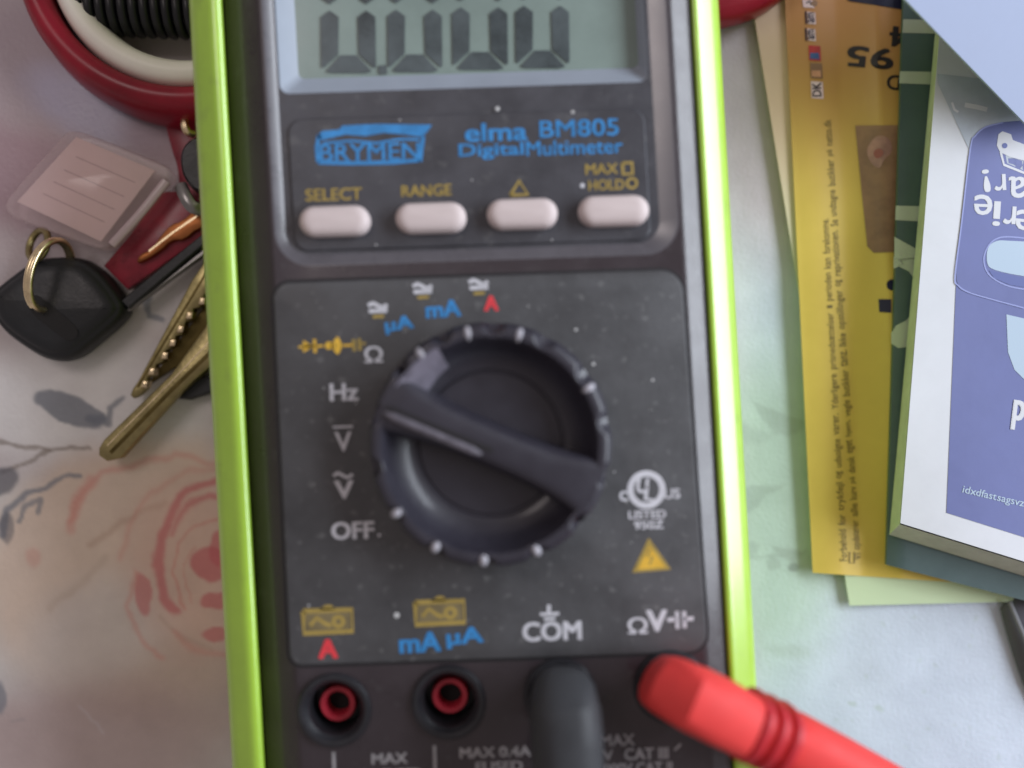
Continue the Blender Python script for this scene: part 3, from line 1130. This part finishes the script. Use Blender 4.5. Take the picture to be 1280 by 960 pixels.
# ------------------------------------------------------------------ test leads
red = thing('test_lead', W(838, 858, 0)[:2] + (ZP * MM,), 'red test lead with a ribbed elbow plug, in the right-hand socket of the meter', 'test lead', 'test leads plugged into the meter')
p = Part()
c0 = W(838, 858, ZP)
SWEEP_REF = Vector((0.36, 0.93, 0))
pth = [W(842, 860, 36), W(842, 860, 41), W(842, 860, 45.6), W(851, 864.5, 48.9), W(868, 873, 50.5), W(900, 889, 50.3), W(930, 905, 49.4)]
sec = [(4.1, 4.0), (4.2, 4.1), (4.7, 4.3), (4.85, 4.45), (4.9, 4.6), (4.8, 4.6), (4.5, 4.4)]
pp = [p_ + s_ for p_, s_ in zip(pth, sec)]
sweep(p, [q[:3] for q in pp], [(q[3], q[4]) for q in pp], 'lead_red', shape=OCT)
p.build('plug', red, angle=38)
d0 = Vector(W(930, 905, 49.4))
dirv = (Vector(W(1150, 1002, 42)) - d0).normalized()
for i in range(3):
    p = Part()
    a = d0 + dirv * (0.0002 + i * 0.0026)
    sweep(p, [tuple(a + dirv * q * MM) for q in (-0.1, 0.15, 0.5, 1.2, 1.55, 1.8)], [(4.2, 4.1), (4.8, 4.7), (5.1, 5.0), (5.1, 5.0), (4.8, 4.7), (4.2, 4.1)], 'lead_red_dark', shape=OCT)
    p.build('rib', red, angle=50)
p = Part()
sweep(p, [tuple(d0 - dirv * 0.0005)] + [tuple(d0 + dirv * q * MM) for q in (8.2, 9.4, 18, 30, 36)], [(4.1, 4.0), (4.1, 4.0), (4.6, 4.5), (4.1, 4.0), (3.2, 3.2), (2.4, 2.4)], 'lead_red', shape=OCT)
p.build('sleeve', red, angle=50)
e0 = d0 + dirv * 0.035
p = Part()
cab = catmull([tuple(e0), tuple(e0 + dirv * 0.03 + Vector((0, 0, -0.012))), (e0.x + 0.06, e0.y - 0.05, 0.006), (e0.x + 0.10, e0.y - 0.11, 0.002), (e0.x + 0.05, e0.y - 0.2, 0.002)], 10)
sweep(p, cab, [(1.8, 1.8)] * len(cab), 'lead_red', n=14)
p.build('cable', red, angle=60)

blk = thing('test_lead', W(700, 868, 0)[:2] + (ZP * MM,), 'dark grey test lead with an elbow plug, in the socket marked COM', 'test lead', 'test leads plugged into the meter')
p = Part()
SWEEP_REF = Vector((0, 1, 0))
pth = [W(703, 870, 36), W(703, 870, 41), W(703.5, 870, 45.2), W(704.5, 876, 48.4), W(706.5, 890, 50.2), W(709, 925, 50.4), W(712, 1010, 49.8)]
sec = [(4.1, 3.9), (4.3, 4.0), (4.7, 4.3), (4.9, 4.5), (5.05, 4.6), (5.1, 4.7), (5.0, 4.6)]
pp = [p_ + s_ for p_, s_ in zip(pth, sec)]
sweep(p, [q[:3] for q in pp], [(q[3], q[4]) for q in pp], 'lead_black', shape=OCT)
p.build('plug', blk, angle=38)
p = Part()
e1 = Vector(W(712, 1010, 49.8))
cab = catmull([tuple(e1), tuple(e1 + Vector((0.001, -0.03, -0.004))), tuple(e1 + Vector((0.003, -0.06, -0.03))), (e1.x + 0.01, e1.y - 0.10, 0.002), (e1.x - 0.03, e1.y - 0.18, 0.002)], 10)
sweep(p, cab, [(4.2 - 2.4 * min(1, i / 8), 4.0 - 2.2 * min(1, i / 8)) for i in range(len(cab))], 'lead_black', n=16)
p.build('cable', blk, angle=60)

# ------------------------------------------------------------------ left: ring, cord, keys
def annulus(p, c, prof, mt, n=140, cr=None):
    """prof: closed list of (radius px at z, z)"""
    rings = []
    for (r, z) in prof + prof[:1]:
        X, Yy, _ = W(c[0], c[1], z)
        rr = r * TAN * (CAM_Z * 1000 - z) / 640
        rings.append([(c3[0] + math.cos(2 * math.pi * i / n) * rr * MM, c3[1] + math.sin(2 * math.pi * i / n) * rr * MM, z * MM) for i in range(n)])
    p.loft(rings, mt)
tape = thing('hoop', W(232, -70, 0), 'translucent dark red and white plastic hoop lying at the top left', 'hoop')
c3 = W(232, -70, 8)
p = Part()
annulus(p, (232, -70), [(211, 0.3), (215, 3), (215, 8), (211, 10.5), (202, 11.5), (188, 11), (181, 9), (180, 0.3)], 'ring_red')
p.build('outer_band', tape, angle=60)
c3 = W(236, -66, 8)
p = Part()
annulus(p, (236, -66), [(177, 0.4), (177.5, 8), (174, 10.6), (166, 11.6), (154, 11.2), (146, 9.5), (141, 6.5), (140, 0.4)], 'ring_white')
p.build('inner_band', tape, angle=60)

gr = Part()
c3 = W(292, -2, 3)
annulus(gr, (292, -2), [(68, 0.2), (68, 2.2), (66, 3), (62, 3), (60, 2.2), (60, 0.2)], 'ring_grey', n=90)
tag(gr.build('thin_ring', loc=W(292, -2, 0), angle=60), 'thin pale grey ring half hidden behind the top left of the holster', 'ring')

# coiled black cord inside the hoop
cd = Part()
pts = []
a0 = Vector(W(95, 6, 8))
a1 = Vector(W(300, 14, 8))
turns = 15
for i in range(turns * 16 + 1):
    tt = i / (turns * 16)
    th = 2 * math.pi * turns * tt
    c = a0.lerp(a1, tt)
    pts.append((c.x + 0.0006 * math.sin(th), c.y + 0.0042 * math.cos(th), 0.0062 + 0.0042 * math.sin(th)))
sweep(cd, pts, [(0.95, 0.95)] * len(pts), 'black_rubber', n=10)
tag(cd.build('coiled_cord', loc=W(190, 10, 0), angle=70), 'black coiled cord lying inside the red and white hoop', 'cord')

# red cloth strap beside the holster
st = Part()
slab(st, smooth_poly([(203, 140), (232, 138), (262, 150), (262, 330), (240, 300), (222, 262), (224, 215), (212, 180)], 2), 0.0, 1.0, 'red_plastic', 2, 0.3)
tag(st.build('red_strap', loc=W(235, 200, 0)), 'flat dark red strap coming out from under the left edge of the holster', 'strap')

# red tag with a copper coloured key on it
rt = Part()
slab(rt, [(129, 332), (159, 362), (262, 290), (264, 236), (200, 240), (160, 296)], 1.4, 3.0, 'red_plastic', 2, 0.4)
tag(rt.build('red_key_fob', loc=W(190, 310, 0)), 'red plastic key fob lying between the clear key tag and the car key', 'key fob')
ck = Part()
slab(ck, smooth_poly([(169, 328), (174, 317), (188, 312), (197, 298), (212, 280), (226, 276), (242, 262), (270, 246), (270, 280), (246, 286), (230, 300), (214, 300), (200, 314), (176, 328)], 1), 3.1, 4.6, 'copper', 3, 0.6)
ck.stroke([(186, 314), (214, 292), (246, 270), (268, 256)], 2.4, 4.64, 'brass_bright')
tag(ck.build('copper_key', loc=W(205, 300, 3)), 'copper coloured key resting on the red key fob', 'key', 'keys of the bunch')

# black fob under the holster edge
bf = Part()
slab(bf, smooth_poly([(226, 180), (246, 166), (272, 172), (274, 230), (250, 246), (228, 226), (222, 202)], 2), 1.1, 8, 'key_black', 5, 2)
tag(bf.build('black_fob', loc=W(245, 205, 0)), 'small rounded black fob peeking out beside the holster above the keys', 'key fob')
sp = Part()
sx = catmull([W(238, 140, 5), W(231, 152, 6), W(234, 164, 6), W(242, 168, 5)], 6)
sweep(sp, sx, [(0.8, 0.8)] * len(sx), 'brass_bright', n=8)
tag(sp.build('small_ring', loc=W(236, 152, 4)), 'tiny brass link beside the holster just below the hoop', 'ring')
sh = Part()
sx = catmull([W(226, 232, 6), W(232, 246, 7), W(240, 258, 7), W(252, 262, 6)], 6)
sweep(sh, sx, [(1.3, 0.9)] * len(sx), 'steel', n=8)
tag(sh.build('shackle', loc=W(240, 250, 4)), 'bent steel shackle below the small black fob at the holster edge', 'shackle')

# car key
cky = thing('car_key', W(80, 385, 0), 'black car key with a thick rounded plastic head and a steel blade', 'key', 'keys of the bunch')
head = smooth_poly([(-8, 366), (8, 352), (40, 328), (62, 321), (104, 321), (128, 336), (150, 362), (163, 384), (157, 400), (124, 428), (94, 452), (62, 452), (32, 434), (8, 416), (-6, 396)], 2)
p = Part()
rings = []
for dd, z in ((6, 0.2), (1, 1.5), (0, 3.0), (1.0, 4.5), (3.5, 5.6), (7, 6.2), (9, 6.25), (11, 6.7), (16, 7.2), (24, 7.5)):
    q = inset(head, dd)
    rings.append([W(x, y, 4)[:2] + (z * MM,) for x, y in q])
p.loft(rings, 'key_black', cap1=True, cap0=True)
hd = p.build('head', cky, angle=50)
p = Part()
p.poly(smooth_poly([(34, 378), (44, 366), (60, 378), (96, 408), (98, 420), (86, 428), (62, 410), (40, 392)], 2), 7.62, 'key_slot')
p.build('loop_slot', hd)
p = Part()
slab(p, [(150, 376), (164, 364), (262, 284), (268, 292), (262, 300), (160, 386)], 3.0, 5.2, 'key_black', 2, 0.5)
p.build('blade_shoulder', cky)
p = Part()
slab(p, [(158, 390), (166, 381), (268, 300), (272, 306)], 2.6, 4.2, 'steel', 1.5, 0.4)
p.build('blade', cky)

# brass split ring through the head and the tag
p = Part()
cc = Vector(W(60, 344, 8))
ax1 = Vector((-0.0016, -0.0066, 0.0001))
ax2 = Vector((-0.0012, 0.0002, 0.0052))
pts = []
for i in range(65):
    a = 2 * math.pi * i / 40 + 0.4
    off = i * 0.000012
    pts.append(tuple(cc + ax1 * math.cos(a) + ax2 * math.sin(a) + Vector((off, 0, 0))))
sweep(p, pts, [(0.65, 0.65)] * len(pts), 'brass_bright', n=10)
tag(p.build('split_ring', loc=tuple(cc), angle=70), 'brass split ring standing up through the black head of the car key', 'key ring')
p = Part()
cc = Vector(W(48, 306, 5))
pts = []
for i in range(33):
    a = 2 * math.pi * i / 32
    pts.append((cc.x + 0.0026 * math.cos(a), cc.y + 0.0030 * math.sin(a), cc.z + 0.0022 * math.cos(a + 0.6)))
sweep(p, pts, [(0.7, 0.7)] * len(pts), 'brass', n=10)
tag(p.build('jump_ring', loc=tuple(cc), angle=70), 'small brass ring joining the clear key tag to the split ring', 'ring')

# clear key tag with a ruled paper insert
kt = thing('key_tag', W(115, 240, 0), 'clear plastic key tag holding a blank pink-white ruled paper', 'key tag')
out = smooth_poly([(92, 164), (112, 168), (200, 203), (214, 212), (215, 226), (150, 302), (132, 314), (112, 308), (22, 276), (8, 262), (14, 246), (84, 168)], 1)
p = Part()
rings = []
for dd, z in ((1.5, 1.2), (0, 1.8), (0, 5.4), (1.2, 6.2), (4, 6.5)):
    rings.append([W(x, y, 5)[:2] + (z * MM,) for x, y in inset(out, dd)])
p.loft(rings, 'clear_plastic', cap0=True, cap1=True)
p.build('plastic_case', kt, angle=50)
p = Part()
pa = [(95, 171), (194, 213), (126, 302), (21, 252)]
slab(p, [(x, y) for x, y in pa], 4.6, 4.9, 'tag_paper', 1, 0.1)
for k in (0.22, 0.42, 0.60, 0.78):
    a = Vector(pa[0]).lerp(Vector(pa[3]), k)
    bq = Vector(pa[1]).lerp(Vector(pa[2]), k)
    p.stroke([tuple(a.lerp(bq, 0.16)), tuple(a.lerp(bq, 0.5)), tuple(a.lerp(bq, 0.9))], 1.1, 4.95, 'tag_line')
p.build('paper_insert', kt)
for (seg, nm) in (([(140, 306), (176, 266), (208, 226)], 'rim'),):
    p = Part()
    sx = catmull([W(x, y, 6.6) for x, y in seg], 6)
    sweep(p, sx, [(0.9, 0.6)] * len(sx), 'clear_rim', n=10)
mat('clear_rim', lin(226, 206, 210), rough=0.15, alpha=0.6, coat=0.8)
p.build('rim', kt, angle=60)

# two brass door keys
dk = thing('door_key', W(215, 430, 0), 'brass key with a cut toothed edge, blade pointing down-left', 'key', 'keys of the bunch')
p = Part()
teeth = [(162, 494), (165, 486), (172, 476), (238, 352), (262, 316), (276, 320), (276, 352), (262, 372), (256, 368), (250, 384), (242, 386), (240, 400), (232, 402), (228, 418), (220, 420), (216, 434), (208, 438), (204, 452), (195, 456), (192, 470), (184, 472), (184, 484), (174, 494), (166, 498)]
slab(p, teeth, 1.4, 3.6, 'brass', 2.2, 0.5)
p.stroke([(172, 484), (204, 430), (262, 334)], 3, 3.66, 'brass_dark')
slab(p, [(184, 484), (262, 372), (280, 380), (280, 430), (214, 462), (190, 478)], 0.2, 1.3, 'brass_dark', 2, 0.3)
mat('brass_dark', lin(96, 84, 50), rough=0.4, metal=1, var=0.3, vscale=300)
p.build('blade', dk)
for x, y in ((180, 481), (189, 465), (205, 445), (215, 429), (225, 412), (236, 395), (252, 377)):
    q = Part()
    slab(q, [(x - 6, y + 5), (x - 3, y - 6), (x + 6, y - 5), (x + 4, y + 4)], 2.2, 4.2, 'brass_bright', 4, 0.6)
    q.build('tooth', dk)
lk = thing('door_key', W(195, 500, 0), 'long smooth brass key blade, lowest of the keys', 'key', 'keys of the bunch')
p = Part()
slab(p, [(122, 570), (122, 560), (128, 550), (212, 468), (260, 402), (282, 380), (288, 436), (264, 458), (226, 490), (150, 573), (132, 577)], 3.0, 5.4, 'brass', 4, 0.9)
p.stroke([(138, 566), (214, 488), (276, 428)], 5, 5.46, 'brass_dark')
p.stroke([(134, 557), (212, 479), (274, 414)], 1.5, 5.46, 'brass_bright')
p.build('blade', lk)
bk = Part()
slab(bk, [(214, 498), (236, 476), (276, 462), (280, 486), (236, 500)], 0.2, 2.6, 'key_black', 3, 0.8)
tag(bk.build('black_key_cap', loc=W(245, 485, 0)), 'flat black key cap under the long brass key, at the holster edge', 'key cap')

# ------------------------------------------------------------------ right: papers
def sheet(p, poly, zf, mt, thick=0.12, n=24):
    """thin sheet on a quad poly (tl, tr, br, bl in photo pixels), its height zf(px, py) mm"""
    tl, tr, brr, bl = [np.array(q, float) for q in poly]
    v = []
    for j in range(n + 1):
        for i in range(n + 1):
            a, c = i / n, j / n
            q = (tl * (1 - a) + tr * a) * (1 - c) + (bl * (1 - a) + brr * a) * c
            v.append(W(q[0], q[1], zf(q[0], q[1])))
    m = n + 1
    N = len(v)
    v2 = v + [(a[0], a[1], a[2] - thick * MM) for a in v]
    fc = []
    for j in range(n):
        for i in range(n):
            a = j * m + i
            fc.append((a, a + m, a + m + 1, a + 1))
            fc.append((N + a, N + a + 1, N + a + m + 1, N + a + m))
    for i in range(n):
        fc.append((i, i + 1, N + i + 1, N + i))
        a = n * m + i
        fc.append((a, N + a, N + a + 1, a + 1))
        a = i * m
        fc.append((a, N + a, N + a + m, a + m))
        a = i * m + n
        fc.append((a, a + m, N + a + m, N + a))
    p.add(v2, fc, mt)

p = Part()
zc = lambda x, y: 0.9 + 0.6 * math.sin(y / 260.0)
sheet(p, [(925, -90), (1560, -200), (1620, 744), (1062, 757)], zc, 'paper_cream')
tag(p.build('paper_sheet', loc=W(1200, 300, 0)), 'pale green-cream sheet, bottom of the paper pile, showing beside and below the yellow leaflet', 'sheet of paper')

p = Part()
def zy(x, y):
    e = 985 + 0.045 * y
    k = max(0.0, min(1.0, (x - e - 35) / 75.0))
    return 1.9 + 0.5 * math.sin(max(0, min(1, (x - e) / 60.0)) * math.pi) + 2.2 * k * k + 0.25 * math.sin(y / 150.0) - 1.4 * max(0, min(1, (y - 560) / 150.0)) * k
zyt = lambda x, y: zy(x, y) + 0.13
YL = [(976, -110), (1450, -130), (1440, 744), (1016, 716)]
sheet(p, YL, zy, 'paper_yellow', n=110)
# the long small print, running up the leaflet
def longtext(lines):
    for txt, xb, yb, xt, yt, ht in lines:
        Lg = math.hypot(xt - xb, yt - yb)
        words_ = txt.split(' ')
        tot = sum(len(w_) + 1 for w_ in words_)
        pos = 0
        for w_ in words_:
            a_ = (pos + len(w_) / 2) / tot
            # gently bowed line
            cx_ = xb + (xt - xb) * a_
            cy_ = yb + (yt - yb) * a_
            asc = any(ch in 'bdfhklt' or ch.isupper() for ch in w_)
            dsc = any(ch in 'gpqy' for ch in w_)
            hh = ht * (0.72 + (0.28 if asc else 0) + (0.25 if dsc else 0))
            rot = math.degrees(math.atan2(yb - yt, xt - xb))
            p.text(w_, cx_ + (0.8 if dsc else 0), cy_, len(w_) / tot * Lg * 0.97, hh, 0, 'print_grey', rot=rot, zf=zyt, bold=0.008)
            pos += len(w_) + 1
longtext([('Forbehold for trykfejl og udsolgte varer. Yderligere prisnedsættelser i perioden kan forekomme.', 1055, 702, 1031, 268, 9),
          ('Vi opdaterer alle kurv på dansk eget hjem, vegle butikker tanz. Ikke opstillinger og reprivationen. Se undtagne butikker på netto.dk', 1072, 700, 1034, 145, 9)])
p.stroke([(1062, 690), (1062, 704), (1068, 704), (1068, 690)], 1.4, 0, 'print_grey', zf=zyt)
# row of small marks near the left edge
def markbox(x, y, w_, h_, m1, m2=None):
    p.poly([(x - w_ / 2, y - h_ / 2), (x + w_ / 2, y - h_ / 2 + 1), (x + w_ / 2 + 1, y + h_ / 2 + 1), (x - w_ / 2 + 1, y + h_ / 2)], 0, m1, zf=zyt)
    if m2:
        p.poly([(x - w_ / 2 + 2, y), (x + w_ / 2 - 2, y), (x + w_ / 2 - 1, y + h_ / 2 - 1), (x - w_ / 2 + 2, y + h_ / 2 - 2)], 0, m2, zf=lambda a, c: zyt(a, c) + 0.03)
mat('print_tan', lin(206, 150, 118), rough=0.5, var=0.15, vscale=400)
mat('print_dull_red', lin(150, 84, 78), rough=0.5)
mat('print_pale', lin(226, 200, 204), rough=0.5)
markbox(1018, 66, 15, 19, 'print_red', 'print_blue')
markbox(1020, 88, 15, 19, 'print_brown', 'print_tan')
markbox(1021, 112, 15, 21, 'print_pale')
p.text('DK', 1021, 112, 17, 11, 0, 'print_black', rot=92, zf=lambda a, c: zyt(a, c) + 0.03, bold=0.03)
for y in (22, 43):
    markbox(1014, y, 10, 15, 'print_pale')
    p.text('am', 1014, y, 12, 8, 0, 'print_navy', rot=92, zf=lambda a, c: zyt(a, c) + 0.03, bold=0.03)
    p.stroke([(1007, y - 8), (1008, y + 8)], 2, 0, 'print_navy', zf=zyt)
markbox(1010, 4, 14, 10, 'print_pale')
p.stroke([(1008, 4), (1012, 1), (1014, 6)], 2, 0, 'print_black', zf=lambda a, c: zyt(a, c) + 0.03)
p.poly(circle(1018, 4, 4, 10), 0, 'print_brown', zf=lambda a, c: zyt(a, c) + 0.03)
# big price upside down, D, dots, picture
p.text('95', 1088, 72, 56, 25, 0, 'print_black', rot=175, zf=zyt, bold=0.06)
p.text('D', 1117, 103, 16, 18, 0, 'print_black', rot=175, zf=zyt, bold=0.03)
p.text('4', 1124, 46, 22, 24, 0, 'print_black', rot=175, zf=zyt, bold=0.06)
p.poly([(1098, 374), (1114, 374), (1114, 391), (1099, 390)], 0, 'print_navy', zf=zyt)
p.poly(circle(1115, 356, 7, 12), 0, 'print_navy', zf=zyt)
p.poly([(1058, -6), (1140, -6), (1140, 14), (1105, 8), (1060, 1)], 0, 'print_navy', zf=zyt)
p.poly([(1069, 157), (1150, 156), (1150, 314), (1092, 316), (1084, 308), (1078, 250)], 0, 'print_brown', zf=zyt)
p.poly(smooth_poly([(1082, 186), (1096, 168), (1112, 172), (1116, 190), (1104, 200), (1100, 212), (1088, 204)], 2), 0, 'print_pink', zf=lambda a, c: zyt(a, c) + 0.03)
p.poly(smooth_poly([(1090, 190), (1100, 184), (1106, 192), (1096, 200)], 2), 0, 'print_dull_red', zf=lambda a, c: zyt(a, c) + 0.05)
tag(p.build('leaflet', loc=W(1150, 300, 0)), 'yellow advertising leaflet with small print running along its left edge', 'leaflet')

p = Part()
zg = lambda x, y: 6.0 + 0.5 * math.sin(y / 120.0) - 0.9 * max(0, 1 - (x - 1108) / 18.0)
zgt = lambda x, y: zg(x, y) + 0.08
sheet(p, [(1132, -90), (1480, -90), (1440, 792), (1108, 706)], zg, 'paper_teal', thick=0.9, n=40)
def tq(pts, m='paper_teal_pale'):
    p.poly(pts, 0, m, zf=zgt)
tq([(1129, 24), (1175, 25), (1176, 42), (1128, 41)])
tq([(1125, 89), (1176, 90), (1175, 106), (1124, 104)])
tq([(1120, 257), (1156, 258), (1155, 277), (1119, 275)])
tq([(1118, 296), (1158, 318), (1156, 334), (1118, 330)])
tq([(1117, 322), (1143, 322), (1148, 336), (1140, 326), (1117, 336)])
tq(smooth_poly([(1117, 318), (1150, 322), (1160, 345), (1158, 395), (1150, 432), (1114, 436), (1114, 410), (1138, 398), (1148, 372), (1142, 342), (1117, 330)], 1))
tag(p.build('magazine', loc=W(1200, 300, 0)), 'dark teal magazine with pale stripes between the yellow leaflet and the white newspaper', 'magazine')

# thick folded newspaper
np_ = thing('newspaper', W(1200, 400, 5.5), 'thick folded white newspaper with a blue advertisement printed upside down', 'newspaper')
p = Part()
ZN = 13.0
top = [(1176, 20), (1500, 20), (1480, 765), (1125, 655)]
low = [(1171, 20), (1490, 20), (1470, 778), (1112, 668)]
NL = 9
rings = []
for i in range(NL * 2 + 1):
    k = i / (NL * 2)
    z = 6.8 + (ZN - 6.8) * k
    jit = 0.5 if i % 2 else -0.3
    rings.append([W(l[0] + (t_[0] - l[0]) * k + jit, l[1] + (t_[1] - l[1]) * k - jit, z) for l, t_ in zip(low, top)])
p.loft(rings, 'page_edge', cap0=True)
p.build('page_stack', np_, angle=15)
p = Part()
zt_ = lambda x, y: ZN + 0.1 + 0.35 * math.sin((x - 1125) / 60.0) * math.sin(y / 90.0)
sheet(p, [(1176, 20), (1500, 20), (1480, 764), (1125.5, 654)], lambda x, y: zt_(x, y), 'paper_white', n=50)
z1 = lambda x, y: zt_(x, y) + 0.07
z2 = lambda x, y: zt_(x, y) + 0.12
z3 = lambda x, y: zt_(x, y) + 0.17
p.poly([(1172, 104), (1172, 92), (1240, 100), (1380, 130), (1400, 300), (1214, 182), (1211, 186)], 0, 'grey_print', zf=z1)
p.stroke([(1190, 128), (1193, 137), (1198, 140)], 3, 0, 'paper_white', zf=z2)
p.stroke([(1206, 131), (1222, 134), (1234, 137)], 6, 0, 'paper_white', zf=z2)
def fan(pts, m, z):
    p.poly(pts, 0, m, zf=z)
fan([(1196, 330), (1390, 380), (1390, 706), (1183, 641)], 'blue_print', z1)
card = [(1193, 345), (1213, 182), (1219, 168), (1232, 158), (1252, 152), (1300, 150), (1400, 170), (1400, 420), (1280, 384), (1215, 366), (1200, 360)]
fan(smooth_poly(card, 2), 'blue_print', z2)
p.stroke(catmull([(1280, 385), (1236, 373), (1210, 365), (1198, 357), (1194, 345), (1202, 280), (1213, 186), (1219, 170), (1232, 159), (1254, 153)], 5), 1.8, 0, 'blue_line', zf=z3)
# pointing hand / card graphic
fan([(1248, 168), (1253, 164), (1264, 168), (1266, 175), (1300, 188), (1300, 206), (1262, 196), (1250, 190), (1246, 182)], 'paper_white', z3)
fan(circle(1256, 182, 3.4, 12), 'blue_deep', lambda x, y: zt_(x, y) + 0.22)
p.stroke([(1251, 190), (1255, 206), (1300, 224)], 3, 0, 'paper_white', zf=z3)
fan([(1257, 194), (1300, 208), (1300, 222), (1259, 204)], 'grey_print', z2)
# words printed upside down
T2 = lambda txt, x, y, wd, ht, **k: p.text(txt, x, y, wd, ht, 0, 'paper_white', zf=z3, **k)
T2('!', 1233, 226, 8, 28, rot=187, bold=0.02)
T2('r', 1250, 228, 14, 20, rot=183, bold=0.025)
T2('a', 1271, 234, 20, 26, rot=178, bold=0.025)
T2('e', 1229, 256, 22, 25, rot=178, bold=0.025)
T2('i', 1246, 267, 8, 30, rot=176, bold=0.03)
T2('r', 1262, 269, 15, 22, rot=176, bold=0.025)
T2('e', 1281, 275, 22, 25, rot=174, bold=0.025)
fan(smooth_poly([(1233, 330), (1234, 308), (1246, 300), (1262, 301), (1330, 304), (1330, 352), (1270, 344), (1240, 337)], 2), 'blue_pale', z3)
p.stroke(catmull([(1300, 300), (1260, 296), (1243, 300), (1233, 312), (1230, 328), (1238, 345), (1262, 358), (1300, 364)], 5), 1.8, 0, 'blue_line', zf=z3)
fan([(1236, 338), (1300, 352), (1300, 362), (1262, 356), (1243, 348)], 'blue_deep', z3)
fan([(1258, 393), (1310, 405), (1310, 480), (1280, 474), (1268, 462), (1260, 440)], 'blue_pale', z2)
T2('p', 1273, 519, 13, 36, rot=-7, bold=0.04)
for txt, x, y, wd in (('idx', 1212, 613, 17), ('dfast', 1233, 618, 26), ('sagsvz', 1263, 628, 34)):
    p.text(txt, x, y, wd, 9, 0, 'blue_pale', zf=z2, rot=-13, bold=0.02)
p.build('front_page', np_, angle=30)

# top sheet, raised at the corner
p = Part()
zs = lambda x, y: max(18.5, 33 - (x - 1128 + y) * 0.044) + 0.4 * math.sin((x + y) / 80.0)
sheet(p, [(1040, -95), (1500, -240), (1640, 100), (1285, 158)], zs, 'sheet_pale', thick=0.5, n=30)
tag(p.build('glossy_brochure', loc=W(1250, 0, 0)), 'glossy pale blue-grey brochure lying across the top right corner of the pile', 'brochure')
# what carries it: further folded papers out of frame
p = Part()
slab(p, [(1290, -260), (1640, -260), (1640, 60), (1290, 60)], 13.6, 17.6, 'paper_white', 2, 0.4)
tag(p.build('unseen_paper_bundle', loc=W(1450, -100, 13)), 'unseen white paper bundle on the newspaper holding up the glossy brochure', 'papers')

# guessed soft dark shape, lower right edge
pz = thing('dark_shape', W(1340, 800, 0), 'soft dark grey shape at the right edge below the papers', 'dark_shape')
p = Part()
out = smooth_poly([(1244, 730), (1500, 690), (1520, 900), (1420, 930), (1330, 925), (1290, 880), (1266, 815)], 2)
rings = []
for dd, z in ((5, -0.1), (0, 0.25), (2, 0.7), (8, 1.4), (16, 1.9), (30, 2.3)):
    rings.append([W(x, y, 1)[:2] + (z * MM,) for x, y in inset(out, dd)])
p.loft(rings, 'dark_shape', cap1=True, cap0=True)
p.build('dark_mound', pz, angle=60)
p = Part()
sx = catmull([W(1262, 752, 2.4), W(1282, 800, 2.6), W(1306, 856, 2.6), W(1346, 905, 2.3)], 6)
sweep(p, sx, [(0.5, 0.3)] * len(sx), 'line_grey', n=8)
p.build('paler_line', pz, angle=60)

# red lid, behind the holster at the top
p = Part()
c3 = W(880, -120, 4)
rl = []
for r, z in ((150, 0.3), (155, 2), (155, 6), (151, 7.6), (140, 8.0)):
    rr = r * TAN * (CAM_Z * 1000 - 6) / 640
    rl.append([(c3[0] + math.cos(2 * math.pi * i / 90) * rr * MM, c3[1] + math.sin(2 * math.pi * i / 90) * rr * MM, z * MM) for i in range(90)])
p.loft(rl, 'ring_red', cap1=True, cap0=True)
tag(p.build('red_disc', loc=W(880, -120, 0), angle=60), 'dark red round plastic disc peeking out at the top, right of the holster', 'disc')
